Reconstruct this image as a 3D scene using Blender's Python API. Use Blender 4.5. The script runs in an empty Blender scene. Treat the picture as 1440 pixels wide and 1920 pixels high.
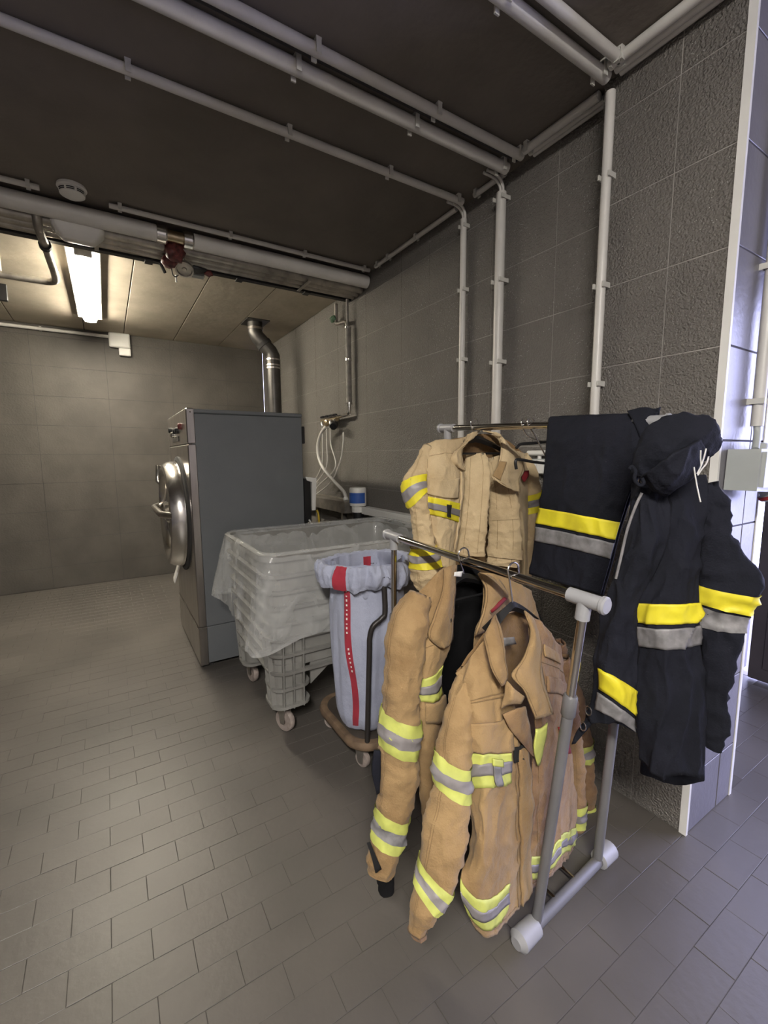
import bpy, math, random
from mathutils import Vector, Matrix, noise
random.seed(7)
D = bpy.data
SC = bpy.context.scene
COL = SC.collection

# ------------------------------------------------------------------ camera
CAM = Vector((0, 0, 1.5)); FPX = 825.0
def _basis():
    pi, ya, ro = (math.radians(a) for a in (7.229, 32.064, -.432))
    fw = Vector((math.sin(ya)*math.cos(pi), math.cos(ya)*math.cos(pi), -math.sin(pi)))
    rt = Vector((math.cos(ya), -math.sin(ya), 0)); up = rt.cross(fw)
    return fw, rt*math.cos(ro)+up*math.sin(ro), up*math.cos(ro)-rt*math.sin(ro)
FW, RT, UP = _basis()
cd = D.cameras.new('camera'); cd.sensor_fit = 'HORIZONTAL'; cd.sensor_width = 36; cd.lens = 36*FPX/1440
cd.clip_start = .02
cam = D.objects.new('camera', cd); COL.objects.link(cam)
m = Matrix((RT, UP, -FW)).transposed().to_4x4(); m.translation = CAM
cam.matrix_world = m
SC.camera = cam

# ------------------------------------------------------------------ world, exposure
SC.view_settings.view_transform = 'Standard'; SC.view_settings.look = 'None'
SC.view_settings.gamma = 1; SC.view_settings.use_curve_mapping = False
SC.view_settings.exposure = 1.42
w = D.worlds.new('sky'); SC.world = w; w.use_nodes = True
bg = w.node_tree.nodes['Background']; bg.inputs[0].default_value = (.58, .60, 1.0, 1); bg.inputs[1].default_value = 4.4
# daylight comes in through the open doorway in the wall on the right; a portal only guides the sampling
pl = D.lights.new('doorway_portal', 'AREA'); pl.shape = 'RECTANGLE'; pl.size = 2.6; pl.size_y = 2.3
pl.cycles.is_portal = True
po = D.objects.new('doorway_portal', pl); COL.objects.link(po)
po.location = (3.72, -.1, 1.3); po.rotation_euler = (0, math.pi/2, 0)

# ------------------------------------------------------------------ helpers: points
def ray(x, y): return FW + RT*((x-720)/FPX) - UP*((y-960)/FPX)
def at(x, y, ax, v):
    d = ray(x, y); i = 'xyz'.index(ax); return CAM + d*((v-CAM[i])/d[i])
def atn(x, y, n, dist):
    d = ray(x, y); return CAM + d*((dist-CAM.dot(n))/d.dot(n))
def depth(p): return (Vector(p)-CAM).dot(FW)
def c5(x, y): return 700+x/4, 760+y/4
def c6(x, y): return 660+x/2.594, 1040+y/2.594
def c7(x, y): return 960+x/2.594, 740+y/2.594
V = Vector

# ------------------------------------------------------------------ helpers: materials
MATS = {}
def mat(name, col, rough=.6, metal=0, var=.12, vscale=6, bump=0, bscale=60, spec=.5, bdist=.01, col2=None, stretch=None, rvar=0, detail=5):
    if name in MATS: return MATS[name]
    m = D.materials.new(name); m.use_nodes = True; N = m.node_tree.nodes; L = m.node_tree.links
    b = N['Principled BSDF']; b.inputs['Roughness'].default_value = rough; b.inputs['Metallic'].default_value = metal
    b.inputs['Specular IOR Level'].default_value = spec
    tc = N.new('ShaderNodeTexCoord'); src = tc.outputs['Object']
    if stretch:
        mp = N.new('ShaderNodeMapping'); mp.inputs['Scale'].default_value = stretch; L.new(src, mp.inputs[0]); src = mp.outputs[0]
    if var or col2:
        n = N.new('ShaderNodeTexNoise'); n.inputs['Scale'].default_value = vscale; n.inputs['Detail'].default_value = detail
        L.new(src, n.inputs['Vector'])
        r = N.new('ShaderNodeValToRGB'); L.new(n.outputs['Fac'], r.inputs[0])
        c2 = col2 or tuple(c*(1-var*2) for c in col)
        c1 = col if col2 else tuple(min(1, c*(1+var)) for c in col)
        r.color_ramp.elements[0].position = .35; r.color_ramp.elements[1].position = .68
        r.color_ramp.elements[0].color = (*c2, 1); r.color_ramp.elements[1].color = (*c1, 1)
        L.new(r.outputs[0], b.inputs['Base Color'])
        if rvar:
            mr = N.new('ShaderNodeMapRange'); mr.inputs['To Min'].default_value = rough-rvar; mr.inputs['To Max'].default_value = rough+rvar
            L.new(n.outputs['Fac'], mr.inputs[0]); L.new(mr.outputs[0], b.inputs['Roughness'])
    else: b.inputs['Base Color'].default_value = (*col, 1)
    if bump:
        n2 = N.new('ShaderNodeTexNoise'); n2.inputs['Scale'].default_value = bscale; n2.inputs['Detail'].default_value = 3
        L.new(src, n2.inputs['Vector'])
        bm = N.new('ShaderNodeBump'); bm.inputs['Strength'].default_value = bump; bm.inputs['Distance'].default_value = bdist
        L.new(n2.outputs['Fac'], bm.inputs['Height']); L.new(bm.outputs[0], b.inputs['Normal'])
    MATS[name] = m; return m

def fabric(name, col, col2, weave=900, bump=.55, rough=.9, dirt=3.5, sheen=.1):
    m = D.materials.new(name); m.use_nodes = True; N = m.node_tree.nodes; L = m.node_tree.links
    b = N['Principled BSDF']; b.inputs['Roughness'].default_value = rough; b.inputs['Specular IOR Level'].default_value = .2
    b.inputs['Sheen Weight'].default_value = sheen
    tc = N.new('ShaderNodeTexCoord')
    n = N.new('ShaderNodeTexNoise'); n.inputs['Scale'].default_value = dirt; n.inputs['Detail'].default_value = 8; n.inputs['Roughness'].default_value = .65
    L.new(tc.outputs['Object'], n.inputs['Vector'])
    r = N.new('ShaderNodeValToRGB'); r.color_ramp.elements[0].position = .36; r.color_ramp.elements[1].position = .56
    r.color_ramp.elements[0].color = (*col2, 1); r.color_ramp.elements[1].color = (*col, 1)
    L.new(n.outputs['Fac'], r.inputs[0]); L.new(r.outputs[0], b.inputs['Base Color'])
    v = N.new('ShaderNodeTexChecker'); v.inputs['Scale'].default_value = weave/4
    n3 = N.new('ShaderNodeTexNoise'); n3.inputs['Scale'].default_value = 220; n3.inputs['Detail'].default_value = 2
    L.new(tc.outputs['Object'], n3.inputs['Vector']); L.new(tc.outputs['Object'], v.inputs['Vector'])
    n4 = N.new('ShaderNodeTexNoise'); n4.inputs['Scale'].default_value = 28; n4.inputs['Detail'].default_value = 3
    L.new(tc.outputs['Object'], n4.inputs['Vector'])
    a = N.new('ShaderNodeMath'); a.operation = 'MULTIPLY_ADD'; a.inputs[1].default_value = .25
    L.new(n3.outputs['Fac'], a.inputs[0]); L.new(n4.outputs['Fac'], a.inputs[2])
    bp = N.new('ShaderNodeBump'); bp.inputs['Strength'].default_value = bump; bp.inputs['Distance'].default_value = .012
    L.new(a.outputs[0], bp.inputs['Height']); L.new(bp.outputs[0], b.inputs['Normal'])
    MATS[name] = m; return m

def emit(name, col, s):
    m = D.materials.new(name); m.use_nodes = True; N = m.node_tree.nodes
    b = N['Principled BSDF']; b.inputs['Base Color'].default_value = (.9, .9, .85, 1)
    b.inputs['Emission Color'].default_value = (*col, 1); b.inputs['Emission Strength'].default_value = s
    MATS[name] = m; return m

def film(name):
    m = D.materials.new(name); m.use_nodes = True; N = m.node_tree.nodes; L = m.node_tree.links
    b = N['Principled BSDF']; b.inputs['Base Color'].default_value = (.80, .81, .80, 1); b.inputs['Roughness'].default_value = .14
    tc = N.new('ShaderNodeTexCoord'); n = N.new('ShaderNodeTexNoise'); n.inputs['Scale'].default_value = 6; n.inputs['Detail'].default_value = 3
    n.inputs['Distortion'].default_value = 1.2
    L.new(tc.outputs['Object'], n.inputs['Vector'])
    bp = N.new('ShaderNodeBump'); bp.inputs['Strength'].default_value = .7; bp.inputs['Distance'].default_value = .03
    L.new(n.outputs['Fac'], bp.inputs['Height']); L.new(bp.outputs[0], b.inputs['Normal'])
    t = N.new('ShaderNodeBsdfTransparent'); x = N.new('ShaderNodeMixShader')
    mr = N.new('ShaderNodeMapRange'); mr.inputs['From Min'].default_value = .3; mr.inputs['From Max'].default_value = .7
    mr.inputs['To Min'].default_value = .22; mr.inputs['To Max'].default_value = .38
    L.new(n.outputs['Fac'], mr.inputs[0]); L.new(mr.outputs[0], x.inputs[0])
    L.new(t.outputs[0], x.inputs[1]); L.new(b.outputs[0], x.inputs[2])
    L.new(x.outputs[0], N['Material Output'].inputs['Surface'])
    MATS[name] = m; return m

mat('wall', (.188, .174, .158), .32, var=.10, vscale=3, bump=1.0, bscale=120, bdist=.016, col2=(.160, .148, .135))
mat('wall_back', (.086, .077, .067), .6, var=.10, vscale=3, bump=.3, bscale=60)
mat('wall_return', (.15, .143, .16), .35, var=.06, vscale=4, bump=.15, bscale=40)
mat('joint', (.36, .34, .315), .7, var=.1)
mat('joint_dark', (.05, .045, .05), .8, var=.1)
mat('tile', (.108, .097, .086), .44, var=.15, vscale=2.0, bump=.10, bscale=35, col2=(.083, .075, .067), rvar=.1)
mat('grout', (.072, .065, .059), .8, var=.1)
mat('ceiling', (.175, .152, .13), .85, var=.08, vscale=2.5, bump=.2, bscale=30)  # part of the near ceiling's shade is put into this darker concrete colour
mat('concrete', (.48, .425, .335), .8, var=.12, vscale=3, bump=.25, bscale=14, col2=(.38, .335, .26))
mat('plaster', (.30, .28, .26), .9, var=.05)
mat('white_pipe', (.62, .60, .57), .38, var=.05, vscale=5)
mat('clip', (.58, .57, .53), .5, var=.05)
mat('cable', (.035, .033, .035), .6, var=.1)
mat('steel', (.48, .45, .42), .28, metal=1, var=.08, vscale=20, stretch=(1, 1, .15))
mat('steel_bright', (.72, .70, .67), .2, metal=1, var=.05)
mat('chrome', (.62, .60, .57), .12, metal=1, var=.04)
mat('galv', (.45, .42, .38), .42, metal=.85, var=.15, vscale=12)
mat('duct', (.085, .08, .075), .38, metal=.6, var=.12, vscale=10)
mat('washer_grey', (.130, .139, .147), .55, var=.04, vscale=3, bump=.12, bscale=160)
mat('black', (.012, .012, .013), .45, var=.1)
mat('rubber', (.03, .028, .027), .8, var=.2)
mat('glass_dark', (.02, .02, .022), .06, var=.0)
mat('white_plastic', (.75, .74, .71), .4, var=.03)
mat('grey_plastic', (.235, .23, .215), .5, var=.08, vscale=8, bump=.06, bscale=50)
mat('rack_grey', (.15, .148, .155), .45, var=.06)
mat('rack_white', (.33, .33, .345), .4, var=.05)
mat('wheel', (.36, .30, .27), .7, var=.15, vscale=30)
mat('bumper', (.20, .135, .085), .65, var=.2, vscale=15)
mat('trolley_plate', (.075, .062, .052), .55, var=.15)
mat('trolley_tube', (.045, .04, .038), .4, var=.1, metal=.3)
mat('insul', (.20, .185, .165), .75, var=.15, vscale=20)
mat('brass', (.55, .45, .30), .3, metal=1, var=.1, vscale=30)
mat('valve_red', (.13, .028, .026), .5, var=.3, vscale=40)
mat('valve_green', (.03, .07, .035), .5, var=.2)
mat('blue_label', (.035, .11, .42), .5, var=.08)
mat('box_grey', (.40, .42, .41), .45, var=.04)
mat('door_dark', (.06, .052, .062), .5, var=.08)
mat('hose', (.62, .60, .57), .4, var=.05)
mat('lime', (.60, .64, .15), .6, var=.08, vscale=25, col2=(.48, .51, .13))
mat('yellow', (.85, .75, .03), .55, var=.1, vscale=12, col2=(.66, .56, .03))
mat('silver', (.27, .25, .255), .42, var=.1, vscale=20)
mat('silver_pale', (.235, .228, .235), .5, var=.15, vscale=40)
mat('velcro', (.010, .010, .011), .95, var=.2)
mat('red', (.28, .02, .025), .7, var=.1)
mat('tag', (.72, .71, .68), .6, var=.03)
mat('yellow_cable', (.55, .38, .03), .5, var=.05)
fabric('beige', (.60, .465, .28), (.47, .35, .20))
fabric('tan', (.355, .236, .115), (.245, .152, .070))
fabric('tan_old', (.295, .186, .095), (.170, .092, .052), dirt=3.4)
fabric('tan_seam', (.24, .155, .075), (.19, .12, .058))
fabric('beige_seam', (.36, .265, .145), (.30, .215, .115))
fabric('tan_inside', (.27, .165, .075), (.20, .12, .055))
fabric('navy', (.0125, .0135, .021), (.009, .010, .015), bump=.45, sheen=0)
fabric('lining', (.008, .008, .009), (.006, .006, .007), bump=.15, sheen=0)
fabric('bag_blue', (.40, .425, .54), (.33, .352, .46), bump=.5)
fabric('bag_red', (.36, .035, .055), (.28, .028, .045), bump=.2)
emit('tube_light', (1, .91, .74), 54)
emit('lamp_light', (1, .95, .88), 112)
film('liner')

def painted_glints(name, scale=190, thr=.955, col=(.55, .54, .52)):  # pale dots painted into the base colour imitate glints on the rough wall
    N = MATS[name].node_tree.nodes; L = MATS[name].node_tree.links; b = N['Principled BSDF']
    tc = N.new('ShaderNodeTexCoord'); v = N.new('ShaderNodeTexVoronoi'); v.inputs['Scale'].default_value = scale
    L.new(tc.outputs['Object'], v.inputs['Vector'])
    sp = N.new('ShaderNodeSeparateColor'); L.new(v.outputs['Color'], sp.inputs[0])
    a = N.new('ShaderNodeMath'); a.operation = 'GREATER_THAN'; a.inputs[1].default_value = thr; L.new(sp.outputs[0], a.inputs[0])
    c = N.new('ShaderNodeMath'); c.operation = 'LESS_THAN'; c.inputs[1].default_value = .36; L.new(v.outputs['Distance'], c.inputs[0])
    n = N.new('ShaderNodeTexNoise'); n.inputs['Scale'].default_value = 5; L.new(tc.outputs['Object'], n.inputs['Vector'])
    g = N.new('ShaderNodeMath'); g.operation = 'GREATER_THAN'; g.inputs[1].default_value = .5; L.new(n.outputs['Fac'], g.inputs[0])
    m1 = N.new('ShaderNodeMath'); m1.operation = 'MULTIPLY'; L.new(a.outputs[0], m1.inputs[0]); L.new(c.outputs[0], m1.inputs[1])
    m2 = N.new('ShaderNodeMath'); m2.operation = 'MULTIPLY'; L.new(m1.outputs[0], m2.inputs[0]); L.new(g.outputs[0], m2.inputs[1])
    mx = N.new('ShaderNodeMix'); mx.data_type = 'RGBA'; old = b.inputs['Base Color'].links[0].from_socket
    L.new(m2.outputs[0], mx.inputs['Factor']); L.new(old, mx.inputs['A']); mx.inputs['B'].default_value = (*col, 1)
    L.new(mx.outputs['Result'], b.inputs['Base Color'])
painted_glints('wall')

# ------------------------------------------------------------------ helpers: objects
def tag(o, label=None, cat=None, group=None, kind=None):
    if label: o['label'] = label
    if cat: o['category'] = cat
    if group: o['group'] = group
    if kind: o['kind'] = kind
    return o
def thing(name, label, cat, loc, group=None):
    o = D.objects.new(name, None); COL.objects.link(o); o.location = loc; o.empty_display_size = .1
    return tag(o, label, cat, group)
def root_loc(p):
    l = V((0, 0, 0))
    while p: l = l + p.location; p = p.parent
    return l
def mesh(name, vs, fs, mt, parent=None, smooth=False, mats=None, fm=None):
    me = D.meshes.new(name); off = root_loc(parent)
    me.from_pydata([tuple(V(v)-off) for v in vs], [], fs)
    for x in (mats or [mt]): me.materials.append(MATS[x])
    if fm:
        for p, i in zip(me.polygons, fm): p.material_index = i
    if smooth:
        for p in me.polygons: p.use_smooth = True
    me.update(); me.validate()
    o = D.objects.new(name, me); COL.objects.link(o); o.parent = parent
    return o
class MB:
    def __init__(s): s.v = []; s.f = []
    def add(s, vs, fs):
        k = len(s.v); s.v += [V(v) for v in vs]; s.f += [tuple(i+k for i in f) for f in fs]; return s
    def box(s, a, b, bev=0, M=None):
        a, b = V(a), V(b); lo = V((min(a[i], b[i]) for i in range(3))); hi = V((max(a[i], b[i]) for i in range(3)))
        if bev <= 0:
            vs = [V((x, y, z)) for z in (lo.z, hi.z) for x, y in ((lo.x, lo.y), (hi.x, lo.y), (hi.x, hi.y), (lo.x, hi.y))]
            fs = [(3, 2, 1, 0), (4, 5, 6, 7)]+[(i, (i+1) % 4, 4+(i+1) % 4, 4+i) for i in range(4)]
        else:
            bev = min(bev, min((hi-lo))/2.01)
            vs = []; rings = []
            for z, ins in ((lo.z, bev), (lo.z+bev, 0), (hi.z-bev, 0), (hi.z, bev)):
                r = []
                c = bev
                x0, x1, y0, y1 = lo.x+ins, hi.x-ins, lo.y+ins, hi.y-ins
                cc = c if ins == 0 else c*.3
                for x, y in ((x0+cc, y0), (x1-cc, y0), (x1, y0+cc), (x1, y1-cc), (x1-cc, y1), (x0+cc, y1), (x0, y1-cc), (x0, y0+cc)):
                    r.append(len(vs)); vs.append(V((x, y, z)))
                rings.append(r)
            fs = [tuple(reversed(rings[0])), tuple(rings[3])]
            for r0, r1 in zip(rings, rings[1:]):
                fs += [(r0[i], r0[(i+1) % 8], r1[(i+1) % 8], r1[i]) for i in range(8)]
        if M: vs = [M @ v for v in vs]
        return s.add(vs, fs)
    def tube(s, pts, r, n=12, cap=True):
        pts = [V(p) for p in pts]; rs = r if isinstance(r, (list, tuple)) else [r]*len(pts)
        vs = []; fs = []; prev = None
        for i, p in enumerate(pts):
            t = (pts[min(i+1, len(pts)-1)]-pts[max(i-1, 0)]).normalized()
            if prev is None:
                a = V((0, 0, 1)) if abs(t.z) < .9 else V((1, 0, 0)); e = t.cross(a).normalized()
            else: e = (prev-t*prev.dot(t)).normalized()
            prev = e; f = t.cross(e)
            for k in range(n):
                q = 2*math.pi*k/n; vs.append(p+(e*math.cos(q)+f*math.sin(q))*rs[i])
        for i in range(len(pts)-1):
            for k in range(n): fs.append((i*n+k, i*n+(k+1) % n, (i+1)*n+(k+1) % n, (i+1)*n+k))
        if cap: fs += [tuple(reversed(range(n))), tuple(range((len(pts)-1)*n, len(pts)*n))]
        return s.add(vs, fs)
    def lathe(s, prof, c, ax, n=32, close=False):
        # prof: (radius, height along ax)
        c = V(c); ax = V(ax).normalized(); a = V((0, 0, 1)) if abs(ax.z) < .9 else V((1, 0, 0))
        e = ax.cross(a).normalized(); f = ax.cross(e); vs = []; fs = []
        for r, h in prof:
            for k in range(n):
                q = 2*math.pi*k/n; vs.append(c+ax*h+(e*math.cos(q)+f*math.sin(q))*r)
        m_ = len(prof)
        for i in range(m_ if close else m_-1):
            j = (i+1) % m_
            for k in range(n): fs.append((i*n+k, i*n+(k+1) % n, j*n+(k+1) % n, j*n+k))
        if not close: fs += [tuple(reversed(range(n))), tuple(range((m_-1)*n, m_*n))]
        return s.add(vs, fs)
    def prism(s, poly, ext):
        ext = V(ext); n = len(poly); vs = [V(p) for p in poly]+[V(p)+ext for p in poly]
        return s.add(vs, [tuple(reversed(range(n))), tuple(range(n, 2*n))]+[(i, (i+1) % n, n+(i+1) % n, n+i) for i in range(n)])
    def loft(s, rings, cap=(True, True)):
        n = len(rings[0]); vs = [V(p) for r in rings for p in r]; fs = []
        for i in range(len(rings)-1):
            for k in range(n): fs.append((i*n+k, i*n+(k+1) % n, (i+1)*n+(k+1) % n, (i+1)*n+k))
        if cap[0]: fs.append(tuple(reversed(range(n))))
        if cap[1]: fs.append(tuple(range((len(rings)-1)*n, len(rings)*n)))
        return s.add(vs, fs)
    def build(s, name, mt, parent=None, smooth=False): return mesh(name, s.v, s.f, mt, parent, smooth)
def autosmooth(o, ang=40):
    for p in o.data.polygons: p.use_smooth = True
    try: o.data.set_sharp_from_angle(angle=math.radians(ang))
    except Exception: pass
    return o
def bez(pts, n=8):
    # catmull-rom through points
    pts = [V(p) for p in pts]; out = []
    for i in range(len(pts)-1):
        p0, p1, p2, p3 = pts[max(i-1, 0)], pts[i], pts[i+1], pts[min(i+2, len(pts)-1)]
        for k in range(n):
            t = k/n; out.append(.5*((2*p1)+(p2-p0)*t+(2*p0-5*p1+4*p2-p3)*t*t+(3*p1-p0-3*p2+p3)*t**3))
    return out+[pts[-1]]
def rrect(x0, x1, y0, y1, r, z, n=6):
    out = []
    for cx, cy, a in ((x1-r, y0+r, -90), (x1-r, y1-r, 0), (x0+r, y1-r, 90), (x0+r, y0+r, 180)):
        for k in range(n+1):
            q = math.radians(a+90*k/n); out.append(V((cx+r*math.cos(q), cy+r*math.sin(q), z)))
    return out

# ================================================================== SETTING
ZN, ZF = 3.0, 2.955           # ceiling over the near room, raw concrete ceiling at the back
XW, XP, YC, YB = 1.946, 1.835, .70, 6.26
ROWS = [0]+[.252+.3237*k for k in range(9)]+[3.02]
# floor: slab with running-bond tiles
fb = MB().box((-2.7, -2.9, -.12), (3.6, 6.4, -.0017)).build('floor', 'grout'); tag(fb, kind='structure')
fb2 = MB().box((3.6, -2.4, -.14), (7.5, 4.0, -.03)).build('terrace', 'plaster'); tag(fb2, kind='structure')
TW, TH, RX = .2165, .1062, .0
tiles = []
for j in range(-20, 56):
    y0 = .600+(j-1)*TH
    xo = 1.42+(0 if j % 2 else TW*.5)
    for i in range(-20, 12):
        x0 = xo+i*TW
        if x0 < -2.55 or x0+TW > 3.6 or y0 < -1.4 or y0+TH > 6.24: continue
        if x0 > XP-.05 and y0 > YC-.02 and x0 < 2.25: continue
        tiles.append((x0, y0))
def px_area(t):
    p = V((t[0]+TW/2, t[1]+TH/2, 0)); d = depth(p)
    if d < .3: return -1
    v = p-CAM; x = 720+FPX*v.dot(RT)/d; y = 960-FPX*v.dot(UP)/d
    if x < -20 or x > 1460 or y > 1950: return -1
    return 1.5/d**3
tiles.sort(key=px_area, reverse=True)
def tile_geo(x0, y0):
    g = .0008; b = .0007; z1 = 0; zb = -.006
    a = [V((x0+g, y0+g, zb)), V((x0+TW-g, y0+g, zb)), V((x0+TW-g, y0+TH-g, zb)), V((x0+g, y0+TH-g, zb))]
    c = [V((x0+g, y0+g, z1-b)), V((x0+TW-g, y0+g, z1-b)), V((x0+TW-g, y0+TH-g, z1-b)), V((x0+g, y0+TH-g, z1-b))]
    h = g+b
    e = [V((x0+h, y0+h, z1)), V((x0+TW-h, y0+h, z1)), V((x0+TW-h, y0+TH-h, z1)), V((x0+h, y0+TH-h, z1))]
    q = lambda o, p: [(o+i, o+(i+1) % 4, p+(i+1) % 4, p+i) for i in range(4)]
    return a+c+e, q(0, 4)+q(4, 8)+[(8, 9, 10, 11)]
vs, fs = tile_geo(-TW/2, -TH/2)
t0 = mesh('floor_tile', vs, fs, 'tile', fb)
# object-space texture would repeat on shared tiles: the tile material uses a world-like coordinate per object
for k, (x0, y0) in enumerate(tiles[:300]):
    o = t0 if k == 0 else t0.copy()
    if k: COL.objects.link(o); o.parent = fb
    o.location = (x0+TW/2, y0+TH/2, random.uniform(-.0007, .0007))
    o.rotation_euler = (random.uniform(-.003, .003), random.uniform(-.003, .003), 0)
rest = MB()
for t in tiles[300:]: rest.add(*tile_geo(*t))
tag(rest.build('floor_tiles_beyond', 'tile', fb), kind='stuff')
# tile material: vary per tile and across the floor in world space
mt = MATS['tile']; N = mt.node_tree.nodes; L = mt.node_tree.links
geo = N.new('ShaderNodeNewGeometry')
for n in N:
    if n.type == 'TEX_NOISE':
        for l in list(n.inputs['Vector'].links): L.remove(l)
        L.new(geo.outputs['Position'], n.inputs['Vector'])

# walls built of large blocks with recessed joints
def block_wall(name, backing, columns, rows, fn, mt, jm='joint', g=.0020, proud=.0065, depth_=.0028):
    """fn(u, z, d) -> point; u along the wall, d in front of the backing plane"""
    B0 = proud-depth_
    vs = [fn(backing[0], rows[0], B0), fn(backing[1], rows[0], B0), fn(backing[1], rows[-1], B0), fn(backing[0], rows[-1], B0),
          fn(backing[0], rows[0], -.12), fn(backing[1], rows[0], -.12), fn(backing[1], rows[-1], -.12), fn(backing[0], rows[-1], -.12)]
    w_ = mesh(name, vs, [(0, 1, 2, 3), (7, 6, 5, 4), (0, 4, 5, 1), (1, 5, 6, 2), (2, 6, 7, 3), (3, 7, 4, 0)], jm)
    tag(w_, kind='structure')
    for z0, z1 in zip(rows, rows[1:]):
        if z1-z0 < .05: continue
        for u0, u1 in zip(columns, columns[1:]):
            b = .003; dz = random.uniform(-.0006, .0006)
            q = lambda i, d: [fn(u0+g+i, z0+g+i, d), fn(u1-g-i, z0+g+i, d), fn(u1-g-i, z1-g-i, d), fn(u0+g+i, z1-g-i, d)]
            b = .0012; v = q(0, proud-depth_-.001)+q(0, proud-b+dz)+q(b, proud+dz)
            r = lambda o, p: [(o+i, o+(i+1) % 4, p+(i+1) % 4, p+i) for i in range(4)]
            mesh('wall_block', v, r(0, 4)+r(4, 8)+[(8, 9, 10, 11)], mt, w_)
    return w_
yc = [1.21, 1.501, 1.93, 2.502, 2.839, 3.37, 3.91, 4.44, 4.98, 5.51, 6.05, 6.26]
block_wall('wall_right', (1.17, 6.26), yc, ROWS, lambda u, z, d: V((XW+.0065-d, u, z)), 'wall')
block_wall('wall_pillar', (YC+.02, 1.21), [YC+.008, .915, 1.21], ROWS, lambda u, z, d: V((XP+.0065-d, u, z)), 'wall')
block_wall('wall_pillar_end', (XP+.02, 2.24), [XP+.006, 2.10, 2.24], ROWS, lambda u, z, d: V((u, YC+.0065-d, z)), 'wall_return', 'joint_dark', g=.003)
# step between the pillar and the set-back wall
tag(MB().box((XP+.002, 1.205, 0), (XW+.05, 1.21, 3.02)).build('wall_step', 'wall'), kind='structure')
tag(MB().box((2.1, YC+.02, 0), (2.24, 1.3, 3.02)).build('wall_pillar_side', 'wall_return'), kind='structure')
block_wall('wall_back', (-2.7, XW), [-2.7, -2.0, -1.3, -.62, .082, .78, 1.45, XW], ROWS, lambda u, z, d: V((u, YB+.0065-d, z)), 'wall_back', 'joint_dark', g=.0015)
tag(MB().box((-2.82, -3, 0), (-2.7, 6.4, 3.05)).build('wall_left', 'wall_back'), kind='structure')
tag(MB().box((-2.8, -3.02, 0), (3.72, -2.9, 3.05)).build('wall_front', 'plaster'), kind='structure')
# wall with the open doorway on the right (x = 3.6)
dw = MB()
dw.box((3.6, -2.9, 0), (3.75, -1.4, 3.05)); dw.box((3.6, -1.4, 2.45), (3.75, 1.15, 3.05)); dw.box((3.6, 1.15, 0), (3.75, 3.0, 3.05))
tag(dw.build('wall_doorway', 'wall_return'), kind='structure')
tag(MB().box((2.05, 2.9, 0), (3.75, 3.02, 3.05)).build('wall_passage', 'wall_return'), kind='structure')
# ceilings
tag(MB().box((-2.8, -3, ZN), (3.75, 3.62, ZN+.2)).build('ceiling', 'ceiling'), kind='structure')
cf = tag(MB().box((-2.8, 3.62, ZF+.012), (2.1, 6.4, ZN+.2)).build('ceiling', 'joint_dark'), kind='structure')
xs = [-2.7, -1.4, -.72, -.1, .285, .823, 1.36, XW]
for a, b in zip(xs, xs[1:]):
    MB().box((a+.003, 3.62, ZF), (b-.003, 6.255, ZF+.02), .003).build('ceiling_board', 'concrete', cf)
# metal edge strip of the pillar
tr = MB().prism([(XP-.004, YC+.022, .0), (XP-.004, YC-.004, .0), (XP+.010, YC-.004, .0), (XP+.010, YC, .0), (XP, YC, 0), (XP, YC+.022, 0)], (0, 0, 2.985)).build('trim_1', 'white_plastic')
tag(tr, kind='structure')
tr2 = MB().prism([(2.226, YC-.004, 0), (2.246, YC-.004, 0), (2.246, YC+.02, 0), (2.24, YC+.02, 0), (2.24, YC, 0), (2.226, YC, 0)], (0, 0, 2.985)).build('trim_2', 'white_plastic')
tag(tr2, kind='structure')
# dark half door leaf standing in the doorway
dl = thing('door_leaf', 'dark grey half-height door leaf standing in the bright doorway', 'door', (3.56, .8, 0))
MB().box((3.54, .35, .012), (3.585, 1.075, 1.45), .006).build('leaf', 'door_dark', dl)
MB().box((3.53, .42, .10), (3.54, 1.0, .70), .003).build('panel', 'door_dark', dl)
MB().box((3.53, .42, .78), (3.54, 1.0, 1.38), .003).build('panel', 'door_dark', dl)
MB().tube([(3.53, .45, .74), (3.49, .45, .74), (3.49, .55, .74)], .009).build('handle', 'steel', dl)

# ================================================================== LAMPS
def wrap_lamp(name, label, c, ln, wd, mt, z):
    x, y = c
    t = thing(name, label, 'lamp', (x, y, z))
    MB().box((x-wd*.85, y-ln/2-.03, z-.03), (x+wd*.85, y+ln/2+.03, z), .006).build('housing', 'white_plastic', t)
    rings = []
    for yy, s in ((y-ln/2-.02, .75), (y-ln/2, 1), (y+ln/2, 1), (y+ln/2+.02, .75)):
        rings.append([V((x+wd/2*s*math.cos(a), yy, z-.032-.045*s*math.sin(a))) for a in [math.pi*k/12 for k in range(13)]])
    MB().loft(rings).build('diffuser', mt, t)
    for s in (-1, 1): MB().box((x-wd*.42, y+s*(ln/2+.02)-.012, z-.07), (x+wd*.42, y+s*(ln/2+.02)+.012, z), .005).build('end_cap', 'white_plastic', t)
    return t
wrap_lamp('fluorescent_lamp', 'long glowing fluorescent lamp on the bare concrete ceiling', (-.03, 4.72), 1.72, .125, 'tube_light', ZF)
wrap_lamp('fluorescent_lamp', 'fluorescent lamp on the ceiling over the near half of the room', (-.85, -1.25), 1.5, .16, 'lamp_light', ZN)

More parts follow.
